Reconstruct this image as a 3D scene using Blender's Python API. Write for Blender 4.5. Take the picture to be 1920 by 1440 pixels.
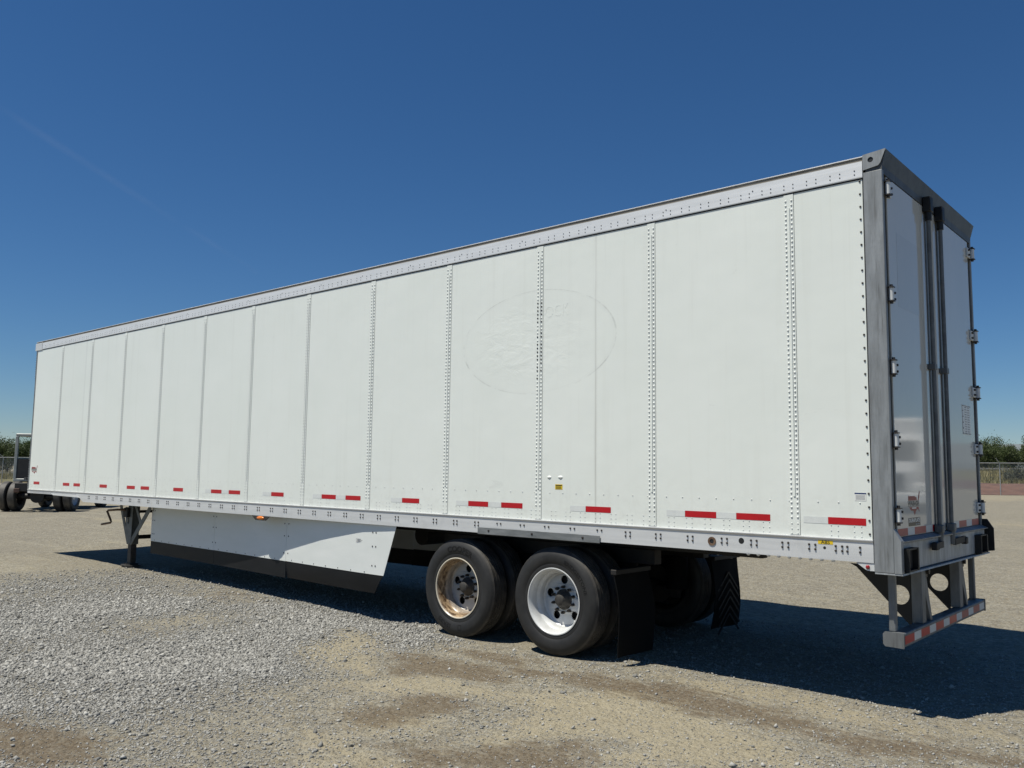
import bpy, math, random
import numpy as np
from mathutils import Vector, Matrix

# ------------------------------------------------------------------ clear
for o in list(bpy.data.objects):
    bpy.data.objects.remove(o)
SC = bpy.context.scene
COL = SC.collection
rng = np.random.default_rng(7)
random.seed(7)

# ------------------------------------------------------------------ camera
YAW, PITCH, ROLL = 2.2872024, 0.1013776, 0.0127961
CAM = Vector((2.01557, -6.51566, 1.72643))
fwd = Vector((math.cos(PITCH) * math.cos(YAW), math.cos(PITCH) * math.sin(YAW), math.sin(PITCH)))
rt = fwd.cross(Vector((0, 0, 1))).normalized()
up = rt.cross(fwd)
r2 = rt * math.cos(ROLL) + up * math.sin(ROLL)
u2 = up * math.cos(ROLL) - rt * math.sin(ROLL)
cam_d = bpy.data.cameras.new('camera')
cam = bpy.data.objects.new('camera', cam_d)
COL.objects.link(cam)
cam.matrix_world = Matrix(((r2.x, u2.x, -fwd.x, CAM.x), (r2.y, u2.y, -fwd.y, CAM.y), (r2.z, u2.z, -fwd.z, CAM.z), (0, 0, 0, 1)))
cam_d.sensor_fit = 'HORIZONTAL'
cam_d.sensor_width = 36.0
cam_d.lens = 1606.3 / 1920 * 36
cam_d.clip_start = 0.05
cam_d.clip_end = 40000
SC.camera = cam

# ------------------------------------------------------------------ sky, sun, exposure
SUN_TRAVEL = Vector((0.22, 0.39, -1.0)).normalized()
world = bpy.data.worlds.new('World')
SC.world = world
world.use_nodes = True
wn = world.node_tree.nodes
sky = wn.new('ShaderNodeTexSky')
sky.sky_type = 'NISHITA'
sky.sun_disc = False
sky.sun_elevation = math.asin(-SUN_TRAVEL.z)
sky.sun_rotation = math.atan2(-SUN_TRAVEL.x, -SUN_TRAVEL.y) % (2 * math.pi)
sky.air_density = 1.0
sky.dust_density = 0.0
sky.ozone_density = 10.0
sky.altitude = 200
hs = wn.new('ShaderNodeHueSaturation')
hs.inputs['Saturation'].default_value = 1.12
world.node_tree.links.new(sky.outputs[0], hs.inputs['Color'])
world.node_tree.links.new(hs.outputs[0], wn['Background'].inputs[0])
wn['Background'].inputs[1].default_value = 0.0675
sun_d = bpy.data.lights.new('sun', 'SUN')
sun_d.energy = 5.0
sun_d.angle = math.radians(0.53)
sun_d.color = (1.0, 0.955, 0.85)
sun = bpy.data.objects.new('sun', sun_d)
COL.objects.link(sun)
sun.rotation_euler = SUN_TRAVEL.to_track_quat('-Z', 'Y').to_euler()
sun.location = (-10, -20, 40)
SC.view_settings.view_transform = 'Standard'
SC.view_settings.look = 'None'
SC.view_settings.exposure = 0.10
SC.cycles.max_bounces = 8
SC.cycles.diffuse_bounces = 1
SC.cycles.glossy_bounces = 3
SC.cycles.transparent_max_bounces = 16
SC.view_settings.gamma = 1.0
SC.view_settings.use_curve_mapping = False

# ------------------------------------------------------------------ materials
MATS = {}


class NT:
    def __init__(self, name):
        self.m = bpy.data.materials.new(name)
        self.m.use_nodes = True
        self.t = self.m.node_tree
        self.p = self.t.nodes['Principled BSDF']
        self.out = self.t.nodes['Material Output']
        tc = self.t.nodes.new('ShaderNodeTexCoord')
        self.obj = tc.outputs['Object']

    def n(self, kind, **kw):
        nd = self.t.nodes.new(kind)
        for k, v in kw.items():
            setattr(nd, k, v)
        return nd

    def lk(self, a, b):
        self.t.links.new(a, b)

    def setin(self, sock, v):
        if hasattr(v, 'is_output'):
            self.lk(v, sock)
        elif isinstance(v, (tuple, list)) and len(v) == 3 and sock.type == 'RGBA':
            sock.default_value = (*v, 1)
        else:
            sock.default_value = v

    def mapping(self, scale, vec=None, loc=(0, 0, 0)):
        mp = self.n('ShaderNodeMapping')
        self.lk(vec or self.obj, mp.inputs[0])
        mp.inputs['Scale'].default_value = scale
        mp.inputs['Location'].default_value = loc
        return mp.outputs[0]

    def noise(self, scale=5, detail=4, rough=.55, vec=None, dist=0):
        nd = self.n('ShaderNodeTexNoise')
        self.lk(vec or self.obj, nd.inputs['Vector'])
        nd.inputs['Scale'].default_value = scale
        nd.inputs['Detail'].default_value = detail
        nd.inputs['Roughness'].default_value = rough
        nd.inputs['Distortion'].default_value = dist
        return nd.outputs['Fac']

    def vor(self, scale, feature='F1', vec=None, out='Distance'):
        nd = self.n('ShaderNodeTexVoronoi', feature=feature)
        self.lk(vec or self.obj, nd.inputs['Vector'])
        nd.inputs['Scale'].default_value = scale
        return nd.outputs[out]

    def ramp(self, fac, a, b, ca=(0, 0, 0), cb=(1, 1, 1)):
        nd = self.n('ShaderNodeValToRGB')
        nd.color_ramp.elements[0].position = a
        nd.color_ramp.elements[1].position = b
        nd.color_ramp.elements[0].color = (*ca, 1)
        nd.color_ramp.elements[1].color = (*cb, 1)
        self.lk(fac, nd.inputs[0])
        return nd.outputs[0]

    def mix(self, fac, a, b, mode='MIX'):
        nd = self.n('ShaderNodeMix', data_type='RGBA', blend_type=mode)
        self.setin(nd.inputs[0], fac)
        self.setin(nd.inputs[6], a)
        self.setin(nd.inputs[7], b)
        return nd.outputs[2]

    def math(self, op, a, b=0.0, c=None):
        nd = self.n('ShaderNodeMath', operation=op)
        self.setin(nd.inputs[0], a)
        self.setin(nd.inputs[1], b)
        if c is not None:
            self.setin(nd.inputs[2], c)
        return nd.outputs[0]

    def sep(self, vec=None):
        nd = self.n('ShaderNodeSeparateXYZ')
        self.lk(vec or self.obj, nd.inputs[0])
        return nd.outputs

    def bump(self, h, strength=.3, dist=.01, prev=None):
        nd = self.n('ShaderNodeBump')
        nd.inputs['Strength'].default_value = strength
        nd.inputs['Distance'].default_value = dist
        self.lk(h, nd.inputs['Height'])
        if prev is not None:
            self.lk(prev, nd.inputs['Normal'])
        return nd.outputs[0]

    def done(self, color=None, rough=None, metal=None, normal=None, **kw):
        if color is not None: self.setin(self.p.inputs['Base Color'], color)
        if rough is not None: self.setin(self.p.inputs['Roughness'], rough)
        if metal is not None: self.setin(self.p.inputs['Metallic'], metal)
        if normal is not None: self.lk(normal, self.p.inputs['Normal'])
        for k, v in kw.items():
            self.setin(self.p.inputs[k], v)
        MATS[self.m.name] = self.m
        return self.m


def simple(name, c1, c2, rough=.6, metal=0.0, scale=(6, 6, 6), lo=.35, hi=.7, bump=0.0, bscale=80, **kw):
    t = NT(name)
    v = t.mapping(scale)
    f = t.noise(1.0, 5, .62, v)
    col = t.mix(t.ramp(f, lo, hi), c1, c2)
    nrm = None
    if bump:
        nrm = t.bump(t.noise(bscale, 3), bump, .004)
    rg = t.math('MULTIPLY_ADD', f, .2, rough - .1)
    return t.done(col, rg, metal, nrm, **kw)


def make_panel_paint():
    t = NT('white_panel_paint')
    x, y, z = t.sep()
    base = t.mix(t.ramp(t.noise(1.1, 4), .3, .75), (.775, .81, .755), (.81, .84, .79))
    pid = t.math('FLOOR', t.math('DIVIDE', t.math('ADD', x, .687), 1.2861))
    wnz = t.n('ShaderNodeTexWhiteNoise', noise_dimensions='1D')
    t.lk(pid, wnz.inputs['W'])
    base = t.mix(t.math('MULTIPLY', wnz.outputs['Value'], .07), base, (.62, .66, .60))
    # dull scuffs and rain runs that start at the top rail
    run = t.noise(1.0, 5, .7, t.mapping((22, 1, .5)))
    tz = t.n('ShaderNodeMapRange')
    t.lk(z, tz.inputs[0])
    tz.inputs[1].default_value = 2.6
    tz.inputs[2].default_value = 4.0
    base = t.mix(t.math('MULTIPLY', t.math('MULTIPLY', t.ramp(run, .55, .78), tz.outputs[0]), .22), base, (.55, .55, .48))
    scf = t.noise(1.0, 6, .75, t.mapping((1.3, 1, 5), None, (3, 0, 7)), 1.5)
    base = t.mix(t.math('MULTIPLY', t.ramp(scf, .66, .70), .12), base, (.42, .42, .40))
    # faint vertical grime runs
    gr = t.noise(1.0, 4, .6, t.mapping((9, 1, .35)))
    base = t.mix(t.math('MULTIPLY', t.ramp(gr, .56, .8), .22), base, (.60, .61, .55))
    # splash dirt low on the wall
    low = t.n('ShaderNodeMapRange')
    t.lk(z, low.inputs[0])
    low.inputs[1].default_value = 1.75
    low.inputs[2].default_value = 1.25
    sp = t.math('MULTIPLY', low.outputs[0], t.ramp(t.noise(14, 5, .7), .45, .8))
    base = t.mix(t.math('MULTIPLY', sp, .3), base, (.5, .48, .42))
    # old joint streak
    sx = t.math('ABSOLUTE', t.math('ADD', x, 2.622))
    st = t.ramp(sx, .004, .028, (1, 1, 1), (0, 0, 0))
    core = t.ramp(sx, .002, .006, (1, 1, 1), (0, 0, 0))
    st = t.math('MULTIPLY', st, t.ramp(t.noise(1.0, 4, .6, t.mapping((30, 1, 1.2))), .4, .75))
    st = t.math('ADD', t.math('MULTIPLY', st, .35), t.math('MULTIPLY', core, .28))
    base = t.mix(st, base, (.30, .28, .25))
    # second faint joint near the nose
    sx2 = t.math('ABSOLUTE', t.math('ADD', x, 13.84))
    base = t.mix(t.math('MULTIPLY', t.ramp(sx2, .01, .04, (1, 1, 1), (0, 0, 0)), .18), base, (.45, .47, .45))
    # ghost of a removed oval decal
    ex = t.math('DIVIDE', t.math('ADD', x, 3.37), .977)
    ez = t.math('DIVIDE', t.math('SUBTRACT', z, 3.01), .517)
    d = t.math('SQRT', t.math('ADD', t.math('MULTIPLY', ex, ex), t.math('MULTIPLY', ez, ez)))
    rd = t.math('ABSOLUTE', t.math('SUBTRACT', d, 1.0))
    ring = t.ramp(rd, .002, .014, (1, 1, 1), (0, 0, 0))
    ring = t.math('MULTIPLY', ring, t.ramp(t.noise(3.4, 6, .7), .44, .66))
    base = t.mix(t.math('MULTIPLY', ring, .45), base, (.22, .22, .20))
    ring2 = t.ramp(t.math('ABSOLUTE', t.math('SUBTRACT', d, .975)), .002, .02, (1, 1, 1), (0, 0, 0))
    base = t.mix(t.math('MULTIPLY', ring2, .05), base, (.45, .45, .42))
    xm = t.n('ShaderNodeMapRange')
    t.lk(x, xm.inputs[0])
    xm.inputs[1].default_value = -2.6
    xm.inputs[2].default_value = -3.6
    inside = t.math('MULTIPLY', t.ramp(d, .55, .97, (1, 1, 1), (0, 0, 0)), t.math('MULTIPLY_ADD', xm.outputs[0], .8, .2))
    wr = t.noise(1.0, 4, .6, t.mapping((5.5, 1, 9)), .6)
    n1 = t.bump(t.noise(140, 2), .05, .002)
    n2 = t.bump(t.noise(1.3, 3), .16, .05, n1)
    n3 = t.bump(t.math('MULTIPLY', t.math('SUBTRACT', wr, .5), inside), .18, .03, n2)
    sc = t.ramp(t.noise(1.0, 5, .7, t.mapping((4, 1, 16)), 1.2), .70, .76)
    base = t.mix(t.math('MULTIPLY', t.math('MULTIPLY', sc, inside), .2), base, (.4, .4, .38))
    return t.done(base, .36, 0.0, n3)


def make_galv(name='galvanised_steel', dark=1.0, stretch=(14, 14, 2.2), metal=.35):
    t = NT(name)
    f = t.noise(1.0, 6, .65, t.mapping(stretch))
    g = t.noise(26, 4, .6)
    c = t.mix(t.ramp(f, .3, .72), tuple(dark * v for v in (.20, .21, .21)), tuple(dark * v for v in (.40, .42, .43)))
    c = t.mix(t.math('MULTIPLY', t.ramp(g, .5, .75), .4), c, tuple(dark * v for v in (.26, .27, .27)))
    st = t.noise(1.0, 4, .7, t.mapping((26, 26, 1.1)))
    c = t.mix(t.math('MULTIPLY', t.ramp(st, .56, .70), .65), c, tuple(dark * v for v in (.12, .12, .115)))
    return t.done(c, .52, metal, t.bump(g, .12, .003))


def make_alu(name='mill_aluminium', lum=.62):
    t = NT(name)
    f = t.noise(1.0, 5, .6, t.mapping((1.6, 8, 30)))
    g = t.noise(1.0, 4, .6, t.mapping((5, 5, 2)))
    c = t.mix(t.ramp(f, .3, .75), (lum * .93, lum * .94, lum * .93), (lum * 1.11, lum * 1.12, lum * 1.11))
    c = t.mix(t.math('MULTIPLY', t.ramp(g, .58, .8), .35), c, (lum * .62, lum * .62, lum * .62))
    return t.done(c, .45, .22, t.bump(f, .05, .002))


def make_tyre():
    t = NT('tyre_rubber')
    f = t.noise(7, 5, .65)
    g = t.noise(60, 3)
    c = t.mix(t.ramp(f, .35, .72), (.012, .012, .0118), (.026, .0252, .0238))
    x, y, z = t.sep()
    rr = t.math('SQRT', t.math('ADD', t.math('MULTIPLY', x, x), t.math('MULTIPLY', z, z)))
    tread = t.ramp(rr, .488, .498)
    c = t.mix(t.math('MULTIPLY', tread, t.ramp(f, .25, .65)), c, (.095, .086, .074))
    return t.done(c, .62, 0, t.bump(g, .15, .002))


def make_rim(name, rust):
    t = NT(name)
    f = t.noise(5, 6, .7, None, .6)
    c = t.mix(t.ramp(f, .4, .8), (.66, .67, .66), (.50, .50, .48))
    if rust:
        x, y, z = t.sep()
        rr = t.math('SQRT', t.math('ADD', t.math('MULTIPLY', x, x), t.math('MULTIPLY', z, z)))
        barrel = t.ramp(rr, .235, .275)
        s = t.noise(1.0, 6, .7, t.mapping((9, 16, 9)), 1.0)
        rust_c = t.mix(t.ramp(s, .36, .60), (.52, .38, .23), (.07, .038, .018))
        c = t.mix(.6, c, (.34, .31, .27))
        c = t.mix(t.math('MULTIPLY', barrel, t.ramp(s, .15, .4)), c, rust_c)
        c = t.mix(t.ramp(rr, .296, .306), c, (.68, .62, .50))
    return t.done(c, .34, 0.0)


def make_tape(name, c1, c2, rough):
    t = NT(name)
    v = t.vor(150, 'DISTANCE_TO_EDGE')
    c = t.mix(t.ramp(v, .02, .12), c2, c1)
    c = t.mix(t.math('MULTIPLY', t.ramp(t.noise(9, 5, .65), .5, .8), .35), c, tuple(.6 * q for q in c2))
    return t.done(c, rough, 0.0)


def make_ground():
    t = NT('gravel_ground')
    at = t.n('ShaderNodeAttribute', attribute_name='soil')
    sp = t.n('ShaderNodeSeparateColor')
    t.lk(at.outputs['Color'], sp.inputs[0])
    sand, brown, loose = sp.outputs[0], sp.outputs[1], sp.outputs[2]
    big = t.noise(.16, 5, .6)
    mid = t.noise(1.3, 6, .68, None, .4)
    fine = t.noise(34, 5, .72)
    v1 = t.vor(34, 'F1', None, 'Color')
    d1 = t.vor(34, 'F1')
    v2 = t.vor(90, 'F1', None, 'Color')
    sv = t.n('ShaderNodeSeparateColor')
    t.lk(v1, sv.inputs[0])
    sv2 = t.n('ShaderNodeSeparateColor')
    t.lk(v2, sv2.inputs[0])
    base = t.mix(t.ramp(big, .35, .68), (.240, .208, .142), (.320, .280, .194))
    base = t.mix(t.math('MULTIPLY', t.ramp(mid, .42, .74), .65), base, (.37, .322, .218))
    base = t.mix(t.math('MULTIPLY', t.ramp(t.noise(.55, 5, .65, None, .8), .55, .75), .55), base, (.118, .098, .072))
    # pebbly mottling that still reads at a distance
    c1 = t.vor(13, 'F1', None, 'Color')
    cs = t.n('ShaderNodeSeparateColor')
    t.lk(c1, cs.inputs[0])
    base = t.mix(t.math('MULTIPLY', t.ramp(cs.outputs[0], .55, .8), .32), base, (.36, .335, .27))
    base = t.mix(t.math('MULTIPLY', t.ramp(cs.outputs[1], .70, .86), .45), base, (.10, .086, .062))
    streak = t.noise(1.0, 6, .7, t.mapping((.35, 2.4, 1)), .5)
    base = t.mix(t.math('MULTIPLY', t.ramp(streak, .52, .70), .45), base, (.31, .27, .185))
    base = t.mix(t.math('MULTIPLY', t.ramp(streak, .46, .30), .28), base, (.15, .124, .084))
    # grey stone speckle
    stone = t.mix(sv.outputs[0], (.125, .118, .096), (.42, .40, .33))
    stone2 = t.mix(sv2.outputs[1], (.09, .088, .08), (.36, .345, .305))
    speck = t.math('MULTIPLY', t.ramp(sv.outputs[1], .30, .55), .55)
    base = t.mix(speck, base, stone)
    base = t.mix(t.math('MULTIPLY', t.ramp(sv2.outputs[0], .4, .6), .45), base, stone2)
    base = t.mix(t.math('MULTIPLY', loose, .6), base, t.mix(sv2.outputs[2], (.13, .128, .118), (.26, .255, .235)))
    edge = t.noise(1.0, 8, .74, t.mapping((1.7, 4.2, 1)), .7)
    rag = t.noise(17, 5, .75)
    s_f = t.ramp(t.math('ADD', t.math('MULTIPLY_ADD', t.math('SUBTRACT', rag, .5), .9, sand), t.math('MULTIPLY', t.math('SUBTRACT', edge, .5), 2.3)), .38, .74)
    sandc = t.mix(t.ramp(fine, .3, .72), (.275, .235, .155), (.40, .352, .245))
    base = t.mix(t.math('MULTIPLY', s_f, t.math('MULTIPLY_ADD', sv.outputs[2], -.4, .86)), base, sandc)
    edge2 = t.noise(1.0, 8, .72, t.mapping((1.3, 3.6, 1), None, (7, 3, 0)), .8)
    b_f = t.ramp(t.math('ADD', t.math('MULTIPLY_ADD', t.math('SUBTRACT', rag, .5), .9, brown), t.math('MULTIPLY', t.math('SUBTRACT', edge2, .5), 2.3)), .38, .78)
    brc = t.mix(t.ramp(fine, .3, .7), (.090, .064, .038), (.155, .117, .074))
    base = t.mix(t.math('MULTIPLY', b_f, t.math('MULTIPLY_ADD', sv.outputs[2], -.35, .88)), base, brc)
    h = t.math('ADD', t.math('MULTIPLY', t.ramp(d1, 0, .6, (1, 1, 1), (0, 0, 0)), .6), t.math('MULTIPLY', fine, .8))
    h2 = t.math('MULTIPLY_ADD', t.vor(90, 'F1'), -.35, h)
    h2 = t.math('MULTIPLY_ADD', t.vor(13, 'F1'), -.7, h2)
    nr = t.bump(h2, .9, .02)
    nr = t.bump(mid, .35, .05, nr)
    return t.done(base, .92, 0.0, nr, **{'Specular IOR Level': .25})


def make_vcol(name, attr, c1, c2, rough=.85):
    t = NT(name)
    at = t.n('ShaderNodeAttribute', attribute_name=attr)
    c = t.mix(at.outputs['Fac'], c1, c2)
    c = t.mix(t.math('MULTIPLY', t.noise(120, 3), .3), c, tuple(.6 * q for q in c1))
    return t.done(c, rough, 0.0)


def make_leaf(name, c1, c2):
    t = NT(name)
    at = t.n('ShaderNodeAttribute', attribute_name='tint')
    c = t.mix(at.outputs['Fac'], c1, c2)
    d = t.p
    tr = t.n('ShaderNodeBsdfTranslucent')
    t.lk(c, tr.inputs[0])
    mx = t.n('ShaderNodeMixShader')
    mx.inputs[0].default_value = .3
    t.done(c, .6)
    t.lk(d.outputs[0], mx.inputs[1])
    t.lk(tr.outputs[0], mx.inputs[2])
    t.lk(mx.outputs[0], t.out.inputs[0])
    return t.m


def make_chain():
    t = NT('chain_link_wire')
    x, y, z = t.sep()
    a = t.math('PINGPONG', t.math('ADD', x, z), .035)
    b = t.math('PINGPONG', t.math('SUBTRACT', x, z), .035)
    w = t.math('MINIMUM', a, b)
    k = t.math('LESS_THAN', w, .0032)
    tr = t.n('ShaderNodeBsdfTransparent')
    mx = t.n('ShaderNodeMixShader')
    t.done((.33, .34, .33), .5, .5)
    t.lk(k, mx.inputs[0])
    t.lk(tr.outputs[0], mx.inputs[1])
    t.lk(t.p.outputs[0], mx.inputs[2])
    t.lk(mx.outputs[0], t.out.inputs[0])
    return t.m


def make_contrail():
    t = NT('contrail_ice')
    tr = t.n('ShaderNodeBsdfTransparent')
    lw = t.n('ShaderNodeLayerWeight')
    lw.inputs[0].default_value = .5
    f = t.math('MULTIPLY', t.math('POWER', t.math('SUBTRACT', 1.0, lw.outputs['Facing']), 1.5), .016)
    f = t.math('MULTIPLY', f, t.ramp(t.noise(.0022, 4), .3, .7))
    mx = t.n('ShaderNodeMixShader')
    t.done((.85, .85, .85), 1.0)
    tl = t.n('ShaderNodeBsdfTranslucent')
    tl.inputs[0].default_value = (.85, .85, .85, 1)
    m2 = t.n('ShaderNodeMixShader')
    m2.inputs[0].default_value = .6
    t.lk(t.p.outputs[0], m2.inputs[1])
    t.lk(tl.outputs[0], m2.inputs[2])
    t.lk(f, mx.inputs[0])
    t.lk(tr.outputs[0], mx.inputs[1])
    t.lk(m2.outputs[0], mx.inputs[2])
    t.lk(mx.outputs[0], t.out.inputs[0])
    return t.m


make_panel_paint()
make_galv('galvanised_steel', .88)
make_galv('dull_steel', .46, (9, 9, 9), .25)
make_galv('header_steel', .27, (6, 6, 6), .2)
make_galv('guard_steel', .55, (9, 9, 3), .25)
make_galv('sill_galvanised', 1.25, (12, 12, 3), .25)
make_alu('mill_aluminium', .66)
make_alu('bright_aluminium', .76)
make_tyre()
make_rim('white_rim_paint', False)
make_rim('rusty_rim_paint', True)
make_tape('red_tape', (.50, .006, .012), (.40, .004, .010), .32)
make_tape('silver_tape', (.72, .745, .72), (.64, .665, .65), .3)
make_tape('faded_red_tape', (.46, .13, .10), (.40, .10, .08), .5)
make_tape('white_tape', (.68, .69, .66), (.56, .57, .54), .45)
make_ground()
M = MATS
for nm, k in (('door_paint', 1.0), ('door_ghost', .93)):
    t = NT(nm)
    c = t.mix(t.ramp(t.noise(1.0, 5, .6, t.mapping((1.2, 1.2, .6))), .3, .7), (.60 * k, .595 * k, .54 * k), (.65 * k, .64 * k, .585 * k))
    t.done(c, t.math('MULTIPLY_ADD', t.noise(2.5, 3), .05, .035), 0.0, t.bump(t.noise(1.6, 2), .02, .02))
simple('skirt_paint', (.70, .73, .70), (.77, .79, .76), .4, 0, (1.5, 1.5, 5), .3, .7)
simple('hinge_steel', (.60, .61, .60), (.74, .75, .73), .45, .1, (20, 20, 20))
simple('black_rubber', (.0025, .0025, .0028), (.006, .006, .006), .8, 0, (5, 5, 5), bump=.1, **{'Specular IOR Level': .15})
simple('skirt_rubber', (.006, .0065, .0075), (.012, .0125, .0135), .55, 0, (2, 2, 6), **{'Specular IOR Level': .25})
simple('sealant', (.02, .02, .018), (.05, .045, .035), .7)
simple('black_paint', (.004, .004, .004), (.010, .010, .009), .55, 0, (7, 7, 7))
simple('frame_paint', (.006, .006, .006), (.022, .019, .016), .6, 0, (7, 7, 7))
simple('landing_paint', (.10, .11, .105), (.20, .205, .195), .55, .1, (8, 8, 8))
simple('bolt_steel', (.035, .03, .028), (.085, .075, .065), .5, .4, (60, 60, 60))
simple('rust_steel', (.10, .052, .028), (.21, .14, .09), .75, .1, (30, 30, 30))
simple('hub_steel', (.030, .028, .026), (.085, .079, .071), .6, .3, (18, 18, 18))
simple('roof_seal', (.16, .145, .12), (.26, .24, .205), .8, 0, (2, 6, 6))
simple('white_rivet', (.70, .72, .69), (.76, .78, .75), .35)
simple('grey_plate', (.17, .18, .18), (.29, .30, .30), .5, .35, (4, 10, 20))
simple('sticker_white', (.72, .73, .70), (.76, .77, .74), .4)
simple('sticker_yellow', (.72, .50, .015), (.80, .56, .02), .4)
simple('print_black', (.01, .01, .01), (.02, .02, .02), .5)
simple('print_blue', (.02, .04, .12), (.03, .05, .15), .4)
simple('print_grey', (.25, .25, .25), (.35, .35, .35), .5)
simple('logo_red', (.24, .028, .024), (.28, .035, .03), .4)
simple('logo_dark', (.035, .03, .03), (.05, .045, .04), .4)
simple('logo_olive', (.060, .050, .032), (.085, .07, .045), .4)
simple('tyre_print', (.0008, .0008, .0008), (.0015, .0015, .0015), .9)
simple('wood_floor', (.12, .08, .05), (.2, .14, .09), .8)
simple('truck_grey_paint', (.24, .26, .245), (.36, .38, .36), .45, 0, (3, 3, 3))
simple('truck_dark', (.012, .012, .012), (.03, .028, .026), .6)
simple('brown_frame', (.06, .03, .02), (.12, .07, .05), .7)
simple('bark', (.05, .04, .03), (.11, .09, .07), .9, 0, (10, 10, 3), bump=.4)
simple('fence_steel', (.28, .29, .285), (.40, .41, .40), .5, .4)
simple('red_soil', (.105, .056, .042), (.175, .096, .070), .95, 0, (1.3, 1.3, 1.3), bump=.8, bscale=12)
simple('dry_verge', (.105, .098, .036), (.235, .19, .088), .95, 0, (.25, .6, .6), bump=.8, bscale=8)
simple('asphalt', (.075, .073, .07), (.115, .11, .104), .9, 0, (.3, .3, .3))
simple('orchard_floor', (.075, .07, .04), (.16, .13, .08), .95, 0, (.2, .2, .2))
simple('far_hill_scrub', (.135, .16, .17), (.17, .19, .195), .95, 0, (.002, .002, .002))
simple('white_truck_paint', (.72, .72, .70), (.78, .78, .76), .3)
make_vcol('gravel_stone', 'tint', (.150, .147, .134), (.53, .518, .475))
make_leaf('leaf_green', (.040, .062, .018), (.105, .135, .040))
make_leaf('leaf_grey_green', (.036, .045, .026), (.075, .085, .050))
make_leaf('grass_blade', (.12, .11, .035), (.27, .23, .10))
make_chain()
make_contrail()
for nm, colr, rgh, kw in (('amber_lens', (.75, .20, .015), .15, {}), ('red_lens', (.28, .012, .012), .2, {})):
    t = NT(nm)
    t.done(colr, rgh, 0.0, t.bump(t.vor(260), .2, .002), **{'Coat Weight': .6})
t = NT('window_glass')
t.done((.85, .9, .88), .03, 0.0, None, **{'Transmission Weight': 1.0, 'IOR': 1.02})

# ------------------------------------------------------------------ mesh builder


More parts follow.
